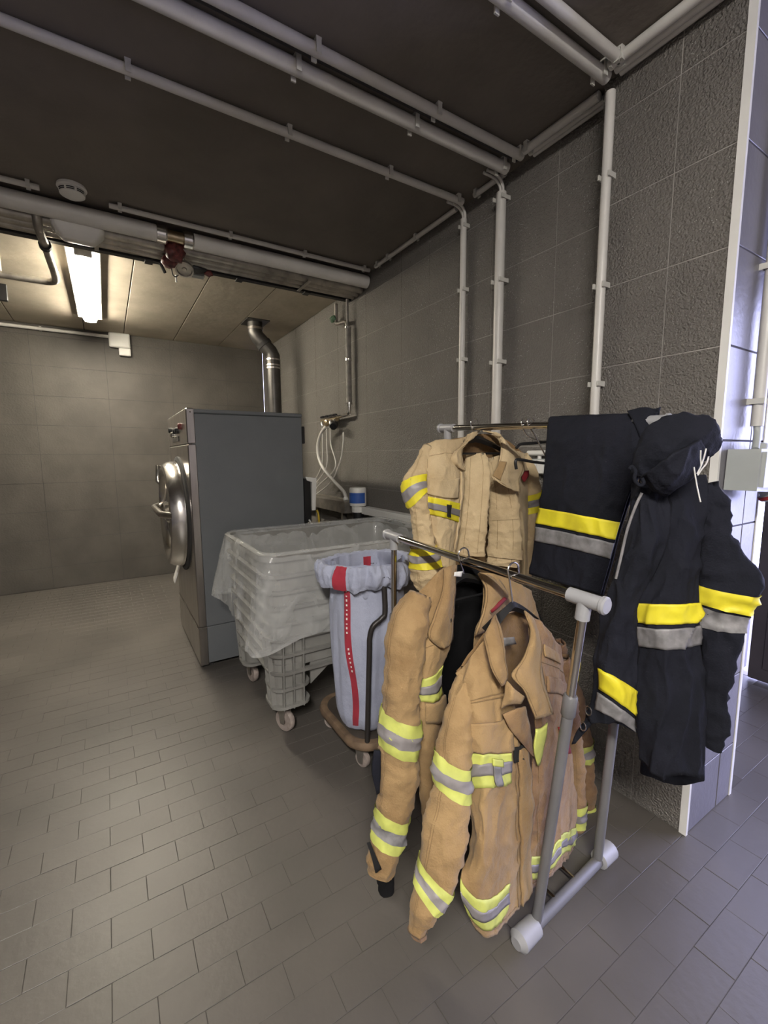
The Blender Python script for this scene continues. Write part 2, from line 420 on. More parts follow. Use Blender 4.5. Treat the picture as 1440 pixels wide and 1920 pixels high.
# ================================================================== PIPES
def clip(parent, p, r, out, along, name='clip'):
    """small plastic pipe clip: saddle around the pipe and two upright ears; out = away from wall/ceiling"""
    p, o, a = V(p), V(out), V(along); s = o.cross(a).normalized()
    b = MB()
    def bx(c, hs, ho, ha):
        vs = [c+s*(i*hs)+o*(j*ho)+a*(k*ha) for k in (-1, 1) for i, j in ((-1, -1), (1, -1), (1, 1), (-1, 1))]
        b.add(vs, [(3, 2, 1, 0), (4, 5, 6, 7)]+[(i, (i+1) % 4, 4+(i+1) % 4, 4+i) for i in range(4)])
    bx(p-o*(r+.004), r*1.25, .005, .011)
    bx(p+s*(r*1.12), .003, r*1.15, .010); bx(p-s*(r*1.12), .003, r*1.15, .010)
    return b.build(name, 'clip', parent)
def conduit(label, pts, r, clips=(), out=(0, 0, -1), along=(1, 0, 0), name='conduit_pipe', mt='white_pipe', grp=None, n=14):
    t = thing(name, label, 'pipe', pts[0], grp)
    autosmooth(MB().tube(pts, r, n).build('pipe', mt, t), 50)
    for c in clips: clip(t, c, r, out, along)
    return t
# ceiling: single pipe, twin pipes, right twin
zp = lambda r: ZN-r-.006
conduit('single white conduit crossing the dark ceiling alone', [(-2.6, 2.11, zp(.019)), (1.88, 2.11, zp(.019))], .019, [(x, 2.11, zp(.019)) for x in (.18, .82, 1.37, 1.84)])
conduit('thicker conduit of the long ceiling pair, on the washer side', [(-2.6, 1.755, zp(.027)), (1.86, 1.755, zp(.027))], .027, [(x, 1.755, zp(.027)) for x in (.72, 1.27, 1.82)])
conduit('thinner conduit of the long ceiling pair, beside the black cable', [(-2.6, 1.655, zp(.021)), (1.86, 1.655, zp(.021))], .021, [(x, 1.655, zp(.021)) for x in (.76, 1.32, 1.83)])
conduit('black cable running between the long pair of ceiling conduits', [(-2.6, 1.704, ZN-.012), (1.88, 1.704, ZN-.012)], .009, name='black_cable', mt='cable')
conduit('thicker conduit of the ceiling pair that ends above the pillar', [(-2.6, 1.165, zp(.024)), (1.775, 1.165, zp(.024))], .024, [(x, 1.165, zp(.024)) for x in (1.2, 1.73)])
conduit('thinner conduit of the ceiling pair that ends above the pillar', [(-2.6, 1.095, zp(.019)), (1.76, 1.095, zp(.019))], .019, [(x, 1.095, zp(.019)) for x in (1.73,)])
# conduits in the corner between ceiling and wall
for x, r, lb in ((1.742, .019, 'outer conduit of three along the top of the pillar'), (1.782, .016, 'middle conduit of three along the top of the pillar'), (1.815, .013, 'conduit tight against the pillar top under the ceiling')):
    conduit(lb, [(x, -1.0, zp(r)), (x, 1.13, zp(r))], r, [(x, 1.09, zp(r))] if r > .018 else (), along=(0, 1, 0))
for x, r, lb in ((1.842, .019, 'outer corner conduit between the twin ceiling pairs'), (1.882, .015, 'middle corner conduit between the twin ceiling pairs'), (1.914, .012, 'corner conduit against the wall between the twin ceiling pairs')):
    conduit(lb, [(x, 1.235, zp(r)), (x, 1.625, zp(r))], r, [(x, 1.60, zp(r))] if r > .018 else (), along=(0, 1, 0))
conduit('short corner conduit between the twin pair and the single conduit', [(1.90, 1.80, zp(.015)), (1.90, 2.03, zp(.015))], .015, [(1.90, 2.01, zp(.015))], along=(0, 1, 0))
conduit('corner conduit from the single ceiling conduit to the pipe bundle', [(1.905, 2.19, zp(.015)), (1.905, 3.14, zp(.015))], .015, [(1.905, y, zp(.015)) for y in (2.6, 2.95, 3.1)], along=(0, 1, 0))
# vertical conduits on the right wall
def riser(label, y, r, zt, zc, x=None, bend=None, boxes=True):
    x = x or XW-r-.012
    t = thing('wall_conduit', label, 'pipe', (x, y, 1.1))
    autosmooth(MB().tube([(x, y, 1.1), (x, y, zt)], r, 14).build('pipe', 'white_pipe', t), 50)
    for z in zc: clip(t, (x, y, z), r, (-1, 0, 0), (0, 0, 1))
    if bend:
        for k, dy in enumerate((-.009, .009)):
            p = bez([(x, y+dy, zt-.03), (x, y+dy, zt+.03), (x-.04, y+dy*1.4, ZN-.035), (x-.12, y+dy*1.4, ZN-.03)], 6)
            autosmooth(MB().tube(p, .008, 8).build('cable', 'white_pipe', t), 50)
    return t
riser('thin white wall conduit nearest the pipe bundle', 2.135, .019, 2.90, (2.86, 2.50, 2.09), bend=True)
riser('thick white wall conduit below the long ceiling pair', 1.83, .027, 2.90, (2.87, 2.45, 2.02), bend=True)
r3 = riser('white wall conduit standing on the pillar edge', 1.163, .019, 2.93, (2.62, 2.2, 1.8), x=1.808)
# pipe bundle across the room
conduit('thin conduit above the pipe bundle, on the bright wall side', [(.125, 3.225, ZN-.022), (1.90, 3.225, ZN-.022)], .015, [(x, 3.225, ZN-.022) for x in (.18, .82, 1.35, 1.85)])
conduit('short end of thin conduit left of the smoke detector', [(-2.6, 3.225, ZN-.022), (-.20, 3.225, ZN-.022)], .015, [(-.25, 3.225, ZN-.022)])
bp = thing('water_main', 'thick pale water main in front of the pipe bundle with steel coupling', 'pipe', (.6, 3.33, 2.925))
autosmooth(MB().tube([(-2.6, 3.33, 2.93), (.40, 3.33, 2.93)], .05, 18).build('pipe', 'white_pipe', bp), 50)
autosmooth(MB().tube([(.58, 3.33, 2.93), (1.935, 3.33, 2.93)], .05, 18).build('pipe', 'white_pipe', bp), 50)
for a in (.385, .545): autosmooth(MB().lathe([(.046, -.01), (.056, -.005), (.058, .045), (.05, .055)], (a, 3.33, 2.93), (1, 0, 0), 20).build('steel_collar', 'steel_bright', bp), 40)
autosmooth(MB().tube([(.42, 3.33, 2.93), (.57, 3.33, 2.93)], .036, 16).build('valve_body', 'brass', bp), 40)
for k, (y, z, r, lb) in enumerate(((3.43, 2.905, .036, 'grey pipe right behind the thick water main'), (3.505, 2.90, .033, 'middle grey pipe of the bundle'), (3.575, 2.895, .030, 'rearmost grey pipe of the bundle beside the black channel'))):
    t = conduit(lb, [(-2.6, y, z), (1.94, y, z)], r, mt='galv', name='bundle_pipe')
    if k == 2:
        for x in (.05, 1.45): MB().box((x-.012, y-.2, z-.038), (x+.012, y+.05, z-.031)).build('bracket', 'galv', t)
ch = thing('support_channel', 'black steel channel along the back of the pipe bundle', 'channel', (.5, 3.63, 2.86))
MB().prism([(-2.6, 3.615, 2.955), (-2.6, 3.615, 2.862), (-2.6, 3.66, 2.862), (-2.6, 3.66, 2.87), (-2.6, 3.623, 2.87), (-2.6, 3.623, 2.955)], (4.54, 0, 0)).build('channel', 'black', ch)
for x in (.33, .95, 1.5): MB().box((x, 3.60, 2.853), (x+.05, 3.67, 2.862)).build('foot', 'black', ch)
# valve cluster
vc = thing('valve_assembly', 'dark red valve with round gauge hanging under the pipe bundle', 'valve', (.62, 3.45, 2.86))
def blob(c, s, seed, n=10):
    vs = []; fs = []
    for i in range(n+1):
        th = math.pi*i/n
        for k in range(n*2):
            ph = 2*math.pi*k/(n*2); d = V((math.sin(th)*math.cos(ph), math.sin(th)*math.sin(ph), math.cos(th)))
            f = 1+.35*noise.noise(d*2.1+V((seed, 0, 0)))
            vs.append(V(c)+V((d.x*s[0], d.y*s[1], d.z*s[2]))*f)
    m_ = n*2
    for i in range(n):
        for k in range(m_): fs.append((i*m_+k, i*m_+(k+1) % m_, (i+1)*m_+(k+1) % m_, (i+1)*m_+k))
    return MB().add(vs, fs)
autosmooth(blob((.575, 3.40, 2.865), (.062, .065, .062), 1.3).build('valve_body', 'valve_red', vc), 60)
autosmooth(blob((.555, 3.50, 2.835), (.05, .06, .04), 4.3).build('valve_body', 'valve_red', vc), 60)
autosmooth(MB().lathe([(.028, 0), (.06, .004), (.061, .026), (.05, .028), (.047, .016), (.016, .016), (.013, .024)], (.65, 3.51, 2.82), V((-.15, -.55, -.85)), 24).build('gauge', 'galv', vc), 40)
for dx in (0, .018, .036): MB().tube([(.60+dx, 3.42, 2.87), (.615+dx, 3.47, 2.845)], .004, 8).build('bolt', 'steel_bright', vc)
autosmooth(blob((.75, 3.60, 2.86), (.07, .04, .025), 9.3).build('valve_body', 'black', vc), 60)
autosmooth(blob((.83, 3.61, 2.85), (.03, .025, .02), 2.3).build('knob', 'valve_red', vc), 60)
MB().box((.69, 3.655, 2.835), (.81, 3.71, 2.86), .004).build('sensor_box', 'box_grey', vc)
autosmooth(MB().tube(bez([(.57, 3.55, 2.83), (.585, 3.60, 2.79), (.61, 3.60, 2.785), (.64, 3.55, 2.82)], 6), .004, 8).build('wire', 'cable', vc), 60)
MB().tube([(.607, 3.62, 2.80), (.607, 3.62, 2.75)], .007, 8).build('tag', 'tag', vc)
MB().tube([(.50, 3.55, 2.84), (.535, 3.61, 2.80)], .011, 8).build('lever', 'cable', vc)
for o_ in vc.children: o_.location.x -= .085
# smoke detector
sd = thing('smoke_detector', 'round white smoke detector beside the pipe bundle', 'smoke detector', (-.05, 3.165, ZN))
autosmooth(MB().lathe([(.07, 0), (.072, -.012), (.06, -.016), (.064, -.022), (.06, -.045), (.035, -.058), (.001, -.06)], (-.05, 3.165, ZN), (0, 0, 1), 32).build('housing', 'white_plastic', sd), 35)
for a in (-140, -95, -50):
    q = math.radians(a)
    for z, rr in ((-.038, .0625), (-.030, .064)):
        pts = [(-.05+rr*math.cos(q+d), 3.165+rr*math.sin(q+d), ZN+z) for d in (-.3, -.15, 0, .15, .3)]
        MB().tube(pts, .0025, 6).build('slot', 'black', sd)
# moulded white cover under the bundle
cv = thing('pipe_cover', 'rounded pale plastic cover hanging under the pipe bundle by the lamp', 'cover', (-.06, 3.42, 2.84))
rg = []
for z, s in ((2.885, 1.0), (2.86, .98), (2.83, .80), (2.805, .62), (2.80, .5)):
    rg.append(rrect(-.04-.135*s, -.04+.135*s, 3.40-.06*s, 3.40+.06*s, .03*s, z))
autosmooth(MB().loft(rg).build('cover', 'white_pipe', cv), 50)
# drain pipe at the left
dp = thing('drain_pipe', 'grey drain pipe with elbow leaving the bundle towards the left wall', 'pipe', (-.22, 3.5, 2.85))
p = bez([(-.235, 3.36, 2.90), (-.235, 3.42, 2.84), (-.225, 3.56, 2.82), (-.22, 3.8, 2.82), (-.215, 4.15, 2.82), (-.24, 4.28, 2.82), (-.34, 4.31, 2.82), (-.7, 4.31, 2.82), (-2.6, 4.31, 2.82)], 6)
autosmooth(MB().tube(p, .024, 14).build('pipe', 'galv', dp), 60)
for y in (3.60,): autosmooth(MB().tube([(-.223, y-.02, 2.82), (-.223, y+.02, 2.82)], .034, 14).build('collar', 'rubber', dp), 50)
for x in (-.55, -1.3): MB().box((x-.01, 4.28, 2.82), (x+.01, 4.34, ZF)).build('hanger_strap', 'galv', dp)
# dark sign corner at the left edge
MBx = MB().box((-.86, 4.98, 2.82), (-.60, 5.02, ZF), .004).build('ceiling_bracket', 'black')
tag(MBx, 'black flat bracket fixed to the concrete ceiling left of the lamp', 'bracket')
# conduit along the back wall and junction boxes
conduit('white conduit along the back wall ending at the junction box', [(-2.6, 6.22, 2.905), (.13, 6.22, 2.905)], .018, [(-.5, 6.22, 2.905), (-1.5, 6.22, 2.905)], out=(0, -1, 0))
jb = thing('junction_box', 'white square junction box high on the back wall', 'box', (.235, 6.25, 2.78))
MB().box((.13, 6.19, 2.79), (.345, 6.25, 2.955), .008).build('housing', 'white_plastic', jb)
MB().box((.142, 6.182, 2.80), (.333, 6.19, 2.945), .003).build('lid', 'white_plastic', jb)
jb2 = thing('junction_box', 'small white box under the square junction box', 'box', (.29, 6.25, 2.72))
MB().box((.225, 6.20, 2.705), (.345, 6.25, 2.788), .006).build('housing', 'white_plastic', jb2)
MB().box((.235, 6.195, 2.715), (.335, 6.20, 2.778), .002).build('lid', 'white_plastic', jb2)

# ================================================================== EXHAUST DUCT
du = thing('exhaust_duct', 'dark metal exhaust duct with double bend behind the washing machine', 'duct', (1.64, 4.95, 0))
MB().box((1.36, 4.83, ZF-.012), (1.60, 5.11, ZF), .002).build('ceiling_plate', 'duct', du)
A0, A1 = V((1.475, 4.96, ZF-.01)), V((1.475, 4.96, 2.84)); B0, B1 = V((1.64, 4.90, 2.60)), V((1.64, 4.90, 0))
pts = [A0, A1, A1+V((.02, -.008, -.045)), (A1+B0)/2+V((-.01, .003, .015)), (A1+B0)/2+V((.01, -.003, -.015)), B0+V((-.02, .008, .045)), B0, B0-V((0, 0, .1))]
autosmooth(MB().tube(pts, .078, 22).build('elbow', 'duct', du), 25)
autosmooth(MB().tube([B0-V((0, 0, .06)), B1], .076, 22).build('pipe', 'duct', du), 50)
for z in (2.88,): autosmooth(MB().tube([(1.475, 4.96, z-.012), (1.475, 4.96, z+.012)], .083, 22).build('collar', 'steel', du), 50)
for z in (2.56, 2.50, 2.47): autosmooth(MB().tube([(1.64, 4.90, z-.008), (1.64, 4.90, z+.008)], .082, 22).build('collar', 'steel', du), 50)
md = (A1+B0)/2; dr = (B0-A1).normalized()
autosmooth(MB().tube([md-dr*.02, md+dr*.02], .085, 22).build('clamp_band', 'rubber', du), 50)

# ================================================================== WASHING MACHINE
WX0, WX1, WY0, WY1, WZ = .47, 1.285, 3.225, 4.20, 1.825
wm = thing('washing_machine', 'big grey industrial washing machine with stainless round-door front', 'washing machine', (.88, 3.7, 0))
MB().box((WX0+.03, WY0, .03), (WX1, WY1, .30), .004).build('plinth_body', 'washer_grey', wm)
MB().box((WX0+.03, WY0, .303), (WX1, WY1, WZ-.03), .004).build('side_panel', 'washer_grey', wm)
MB().box((WX0+.03, WY0-.004, WZ-.028), (WX1+.004, WY1+.004, WZ), .006).build('top_panel', 'washer_grey', wm)
MB().box((WX0, WY0-.005, .305), (WX0+.055, WY1+.005, 1.59), .006).build('front_panel', 'steel', wm)
MB().box((WX0, WY0-.005, 1.594), (WX0+.055, WY1+.005, WZ+.004), .006).build('control_panel', 'steel', wm)
MB().box((WX0-.002, WY0-.005, .02), (WX0+.055, WY1+.005, .298), .005).build('plinth_front', 'steel', wm)
MB().box((WX0-.006, WY0-.007, .296), (WX0+.056, WY1+.007, .306), .002).build('trim_strip', 'steel_bright', wm)
for y in (WY0+.03, WY1-.12):
    for x in (WX0+.02, WX1-.1): MB().box((x, y, 0), (x+.07, y+.07, .031)).build('foot', 'rubber', wm)
DC = V((WX0, 3.72, 1.07)); ax = V((-1, 0, 0))
dr_ = MB().lathe([(.30, .0), (.40, .0), (.405, .03), (.395, .085), (.375, .115), (.345, .122), (.315, .105), (.29, .06), (.285, .0)], DC, ax, 48, close=True).build('door_ring', 'steel_bright', wm); autosmooth(dr_, 35)
autosmooth(MB().lathe([(.29, .03), (.27, .055), (.2, .085), (.1, .1), (.001, .105)], DC, ax, 40).build('door_glass', 'glass_dark', wm), 40)
autosmooth(MB().lathe([(.41, .0), (.44, .0), (.44, .012), (.41, .02)], DC, ax, 48, close=True).build('door_seal', 'rubber', wm), 40)
autosmooth(MB().tube([DC+V((-.10, -.37, .03)), DC+V((-.165, -.25, .03)), DC+V((-.165, .30, .03)), DC+V((-.12, .44, .03))], .024, 12).build('door_bar', 'steel', wm), 50)
autosmooth(MB().tube([DC+V((-.02, .43, .34)), DC+V((-.11, .40, .36)), DC+V((-.12, .36, .24)), DC+V((-.05, .37, .16))], .018, 10).build('door_handle', 'steel_bright', wm), 50)
MB().box((WX0-.12, 3.62, 1.01), (WX0-.07, 3.80, 1.17), .02).build('door_lock', 'steel_bright', wm)
MB().prism([(WX0, 4.02, .62), (WX0, 4.12, .62), (WX0-.05, 4.12, .47), (WX0-.05, 4.02, .47)], (0, 0, -.03)).build('info_plate', 'white_plastic', wm)
for y, z, mtl in ((3.45, 1.72, 'valve_red'), (3.62, 1.70, 'black'), (3.74, 1.70, 'black'), (3.88, 1.68, 'steel_bright'), (4.0, 1.72, 'black')):
    autosmooth(MB().lathe([(.022, 0), (.022, .018), (.016, .024), (.001, .024)], (WX0, y, z), ax, 16).build('knob', mtl, wm), 40)
MB().box((WX0-.004, 3.6, 1.62), (WX0, 3.95, 1.66), .001).build('display', 'glass_dark', wm)
for z in (WZ-.012,):
    for dy in (.02, .045): autosmooth(MB().lathe([(.005, 0), (.004, .003), (.001, .003)], (WX0+.028, WY0-.005, z-.01), (0, -1, 0), 8).build('screw', 'steel_bright', wm), 40)
MB().box((WX1, WY0-.003, 1.60), (WX1+.022, WY0+.05, 1.73), .004).build('side_latch', 'black', wm)
# dosing unit behind the machine
cb = thing('dosing_unit', 'black and white dosing box behind the grey washing machine', 'box', (1.36, 3.29, 0))
MB().box((1.31, 3.30, 0), (1.345, 3.36, 1.0), .004).build('stand', 'black', cb)
MB().box((1.305, 3.27, .98), (1.365, 3.42, 1.33), .006).build('back_box', 'black', cb)
MB().prism([(1.365, 3.26, 1.075), (1.395, 3.26, 1.075), (1.41, 3.26, 1.33), (1.315, 3.26, 1.345), (1.33, 3.26, 1.315), (1.372, 3.26, 1.30)], (0, .17, 0)).build('front_cover', 'white_plastic', cb)

# ================================================================== WATER PIPE, MANIFOLD, HOSES
wp = thing('water_pipe', 'insulated grey water pipe running down the wall to the tap manifold', 'pipe', (1.885, 3.58, 1.9))
autosmooth(MB().tube(bez([(1.88, 3.80, 2.88), (1.88, 3.80, 2.74), (1.88, 3.77, 2.70), (1.885, 3.64, 2.685), (1.885, 3.60, 2.66), (1.885, 3.59, 2.60)], 6), .017, 12).build('steel_pipe', 'steel', wp), 60)
autosmooth(MB().tube([(1.885, 3.585, 2.62), (1.885, 3.585, 1.97)], .026, 16).build('insulation', 'insul', wp), 50)
autosmooth(MB().tube([(1.885, 3.59, 2.86), (1.885, 3.59, 2.60)], .012, 14).build('steel_pipe', 'insul', wp), 50)
for z in (2.35, 1.97, 2.62): autosmooth(MB().tube([(1.885, 3.585, z-.01), (1.885, 3.585, z+.01)], .030, 16).build('clamp', 'steel_bright', wp), 50)
autosmooth(blob((1.87, 3.83, 2.755), (.035, .045, .03), 3.1).build('valve_handle', 'valve_green', wp), 60)
autosmooth(MB().tube(bez([(1.885, 3.585, 1.98), (1.885, 3.585, 1.91), (1.885, 3.60, 1.885), (1.885, 3.65, 1.875), (1.885, 4.10, 1.865)], 6), .016, 12).build('elbow_pipe', 'steel_bright', wp), 60)
mf = thing('tap_manifold', 'row of brass taps with black handles on the wall pipe', 'taps', (1.86, 3.93, 1.85))
autosmooth(MB().tube([(1.86, 3.78, 1.85), (1.86, 4.12, 1.85)], .022, 12).build('manifold_bar', 'brass', mf), 50)
for k, y in enumerate((3.80, 3.88, 3.97, 4.07)):
    autosmooth(MB().tube([(1.86, y, 1.85), (1.835, y, 1.835), (1.835, y, 1.79)], .013, 10).build('tap', 'steel_bright', mf), 50)
    autosmooth(MB().lathe([(.006, 0), (.026, .004), (.026, .018), (.01, .024)], (1.845, y, 1.875), (-.2, 0, 1), 14).build('tap_handle', 'black', mf), 40)
autosmooth(MB().lathe([(.012, 0), (.036, .004), (.036, .06), (.03, .066)], (1.84, 3.80, 1.80), (-.5, -.6, -.3), 18).build('meter', 'black', mf), 40)
autosmooth(MB().lathe([(.01, 0), (.03, .004), (.03, .03), (.02, .034)], (1.83, 3.93, 1.82), (-1, -.2, 0), 18).build('meter', 'brass', mf), 40)
def hose(label, pts, r, name='water_hose', grp=None, ends=True):
    t = thing(name, label, 'hose', pts[0], grp)
    autosmooth(MB().tube(bez(pts, 8), r, 10).build('tube', 'hose', t), 60)
    if ends:
        for p, q in ((pts[0], pts[1]), (pts[-1], pts[-2])):
            p, q = V(p), V(q); MB().tube([p, p+(q-p).normalized()*.03], r*1.5, 10).build('fitting', 'white_plastic', t)
    return t
hose('thick white hose bowing from the taps into the metal trough', [(1.835, 3.95, 1.80), (1.83, 4.10, 1.72), (1.82, 4.16, 1.58), (1.82, 4.08, 1.42), (1.83, 3.85, 1.28), (1.83, 3.62, 1.18), (1.83, 3.57, 1.10)], .016)
for k, (y0, y1, z1, ym) in enumerate(((4.07, 4.45, 1.16, 4.12), (3.97, 4.42, 1.13, 4.0), (3.88, 4.40, 1.08, 3.80))):
    hose(('thin hose hanging from the tap farthest from the insulated pipe', 'thin hose hanging from the middle of the tap row', 'thin hose hanging from the tap nearest the insulated pipe')[k],
         [(1.835, y0, 1.79), (1.84, y0+.01, 1.62), (1.84, ym, 1.40), (1.82, (ym+y1)/2+.03, 1.22), (1.80, y1, z1)], .0065, ends=False)
hose('thin white hose bending away from the taps past the thick hose', [(1.86, 3.66, 1.72), (1.85, 3.65, 1.62), (1.84, 3.70, 1.45), (1.83, 3.90, 1.25), (1.81, 4.25, 1.10), (1.80, 4.36, 1.06)], .0065, ends=False)
# drain trough, ledge, bottle
tg = thing('drain_trough', 'galvanised metal trough along the wall behind the washing machine', 'trough', (1.86, 4.1, .9))
for a, b in (((1.80, 3.55, .985), (1.812, 4.75, 1.085)), ((1.812, 3.55, .985), (1.94, 4.75, .997)), ((1.928, 3.562, .997), (1.94, 4.75, 1.10)), ((1.80, 3.545, .985), (1.94, 3.557, 1.085))):
    MB().box(a, b, .002).build('side', 'galv', tg)
MB().box((1.80, 3.55, 1.08), (1.94, 4.75, 1.09), .002).build('cover', 'galv', tg)
for y in (3.7, 4.3): MB().box((1.86, y, 0), (1.90, y+.04, .985)).build('support', 'galv', tg)
le = thing('wall_ledge', 'pale metal ledge along the wall behind the plastic-lined cart', 'ledge', (1.92, 2.6, 1.0))
MB().box((1.86, 1.75, 1.045), (1.94, 3.34, 1.062), .003).build('top', 'white_plastic', le)
MB().box((1.86, 1.75, 1.0), (1.868, 3.34, 1.046), .002).build('lip', 'white_plastic', le)
for y in (1.9, 2.6, 3.25): MB().box((1.90, y, .95), (1.94, y+.03, 1.046)).build('bracket', 'galv', le)
bt = thing('detergent_bottle', 'white upside-down container with blue label on the trough end', 'bottle', (1.85, 3.38, 1.0))
bc = (1.86, 3.40, 1.0)
autosmooth(MB().lathe([(.0, .068), (.072, .068), (.075, .08), (.075, .215), (.07, .228), (.03, .232), (.001, .232)], bc, (0, 0, 1), 28).build('body', 'white_plastic', bt), 40)
autosmooth(MB().lathe([(.0, .012), (.056, .012), (.058, .02), (.058, .062), (.05, .07)], bc, (0, 0, 1), 24).build('cap', 'white_plastic', bt), 40)
autosmooth(MB().lathe([(.045, -.06), (.05, .0), (.05, .014)], bc, (0, 0, 1), 20).build('holder', 'black', bt), 40)
lab = []
for z in (.095, .185): lab.append([V(bc)+V((.0765*math.cos(a), .0765*math.sin(a), z)) for a in [math.radians(d) for d in range(-125-70, -125+60, 8)]])
lb_ = MB(); nn = len(lab[0]); lb_.add(lab[0]+lab[1], [(i, i+1, nn+i+1, nn+i) for i in range(nn-1)])
autosmooth(lb_.build('label', 'blue_label', bt), 60)
# cables behind the cart
hose('yellow cable rising behind the cart beside the dosing box', [(1.46, 3.40, .006), (1.455, 3.36, .4), (1.47, 3.37, .95), (1.455, 3.38, 1.06)], .009, name='cable', ends=False).children[0].data.materials[0] = MATS['yellow_cable']
hose('white cable curving down from the dosing box behind the cart', [(1.34, 3.265, 1.0), (1.36, 3.22, .95), (1.45, 3.18, .90), (1.55, 3.16, .80), (1.58, 3.16, .4), (1.58, 3.16, .006)], .007, name='cable', ends=False)

# ================================================================== SOCKETS
sk = thing('power_socket', 'grey angled industrial power socket with red flap on the pillar end', 'socket', (2.05, .68, 1.36))
sb = MB().prism([(1.90, .60, 1.515), (2.22, .60, 1.515), (2.26, .60, 1.42), (2.16, .60, 1.375), (2.02, .60, 1.362), (1.893, .60, 1.37)], (0, .097, 0)).build('housing', 'box_grey', sk)
o = MB().prism([(1.915, .588, 1.505), (2.20, .588, 1.505), (2.235, .588, 1.425), (2.15, .588, 1.39), (2.02, .588, 1.378), (1.91, .588, 1.383)], (0, .013, 0)).build('lid', 'box_grey', sk)
MB().box((2.02, .58, 1.445), (2.09, .589, 1.453), .002, Matrix.Rotation(0, 4, 'X')).build('lid_clip', 'rack_grey', sk)
autosmooth(MB().lathe([(.038, -.02), (.04, .03), (.046, .034), (.046, .05), (.04, .055), (.001, .055)], (2.10, .63, 1.385), V((.25, -.35, -.9)), 22).build('outlet', 'box_grey', sk), 40)
autosmooth(MB().lathe([(.047, .034), (.049, .036), (.049, .046), (.047, .048)], (2.10, .63, 1.385), V((.25, -.35, -.9)), 22, close=True).build('red_ring', 'red', sk), 40)
MB().box((2.19, .585, 1.44), (2.26, .60, 1.53), .004).build('blue_flap', 'blue_label', sk)
autosmooth(MB().lathe([(.02, 0), (.022, .02), (.014, .024)], (2.05, .65, 1.515), (0, 0, 1), 16).build('gland', 'box_grey', sk), 40)
sc_ = thing('socket_conduit', 'grey conduit coming down the pillar end to the power socket', 'pipe', (2.0, .67, 1.6))
autosmooth(MB().tube([(2.055, .67, 2.98), (2.055, .67, 1.60)], .020, 14).build('pipe', 'white_pipe', sc_), 50)
autosmooth(MB().tube(bez([(2.055, .67, 1.61), (2.05, .665, 1.575), (2.02, .655, 1.54), (2.0, .65, 1.515)], 6), .012, 10).build('cable', 'box_grey', sc_), 60)
for z in (2.66, 2.16, 1.69): clip(sc_, (2.055, .67, z), .021, (0, -1, 0), (0, 0, 1))
ws = thing('wall_socket', 'white double wall socket behind the trousers on the dark wall', 'socket', (1.93, 1.53, 1.4))
MB().box((1.90, 1.48, 1.40), (1.944, 1.575, 1.48), .006).build('housing', 'box_grey', ws)
MB().box((1.893, 1.485, 1.405), (1.90, 1.526, 1.475), .002).build('lid', 'white_plastic', ws)
MB().box((1.893, 1.530, 1.405), (1.90, 1.571, 1.475), .002).build('lid', 'white_plastic', ws)
autosmooth(MB().tube([(1.915, 1.47, 1.51), (1.915, 1.60, 1.51)], .014, 12).build('conduit_stub', 'white_plastic', ws), 50)
MB().tube([(1.92, 1.53, 1.51), (1.92, 1.53, 1.47)], .010, 10).build('conduit_stub', 'white_plastic', ws)

# ================================================================== CART WITH LINER
ct = thing('laundry_cart', 'grey ribbed plastic laundry cart on casters beside the washing machine', 'cart', (1.25, 2.5, 0))
CX0, CX1, CY0, CY1 = .625, 1.80, 2.09, 2.93
def cr(z, off=0):
    f = (z-.2)/.8; t = .045*(1-f)
    return rrect(CX0+t-off, CX1-t+off, CY0+t-off, CY1-t+off, .085+off*.5, z)
inner = [cr(1.0, -.03), cr(.45, -.03)]
bd = MB().loft([cr(.40, -.005), cr(1.0, -.005), cr(1.0, -.03), cr(.42, -.03)], cap=(True, True)).build('basin', 'grey_plastic', ct)
for z in (1.0, .905, .82, .735, .65, .565, .475, .375):
    h = .009 if z < 1 else .016
    autosmooth(MB().loft([cr(z-h, -.006), cr(z-h, .018), cr(z+h, .022), cr(z+h, -.006)], cap=(False, False)).build('rib', 'grey_plastic', ct), 30)
# lower corner columns with fins
for sx, sy in ((0, 0), (1, 0), (0, 1), (1, 1)):
    x0 = CX0+.035 if not sx else CX1-.035-.19; y0 = CY0+.035 if not sy else CY1-.035-.19
    MB().loft([rrect(x0+.012, x0+.178, y0+.012, y0+.178, .05, .17), rrect(x0, x0+.19, y0, y0+.19, .06, .42)]).build('corner_foot', 'grey_plastic', ct)
    for z in (.185, .285): autosmooth(MB().loft([rrect(x0-.012, x0+.202, y0-.012, y0+.202, .065, z-.008), rrect(x0-.012, x0+.202, y0-.012, y0+.202, .065, z+.008)]).build('rib', 'grey_plastic', ct), 30)
def fin(x, y, dx, dy, z0, z1):
    t0 = .045*(1-(z0-.2)/.8); t1 = .045*(1-(z1-.2)/.8)
    sx = (1 if dx < 0 else -1) if dx else 0; sy = (1 if dy < 0 else -1) if dy else 0
    b = V((x+sx*t0, y+sy*t0, z0)); t = V((x+sx*t1, y+sy*t1, z1)); o_ = V((dx, dy, 0))*.026; s = V((dy, dx, 0))*.003
    MB().add([b-s, b+s, b+s+o_, b-s+o_, t-s, t+s, t+s+o_, t-s+o_], [(3, 2, 1, 0), (4, 5, 6, 7)]+[(i, (i+1) % 4, 4+(i+1) % 4, 4+i) for i in range(4)]).build('fin', 'grey_plastic', ct)
for x in (.70, .755, .81, 1.60, 1.67): fin(x, CY0+.006, 0, -1, .17, .56)
for y in (2.17, 2.24, 2.78, 2.85): fin(CX0+.006, y, -1, 0, .17, .56)
MB().prism([(.86, CY0+.05, .40), (.86, CY0+.05, .27), (1.02, CY0+.05, .39)], (0, .012, 0)).build('gusset', 'grey_plastic', ct)
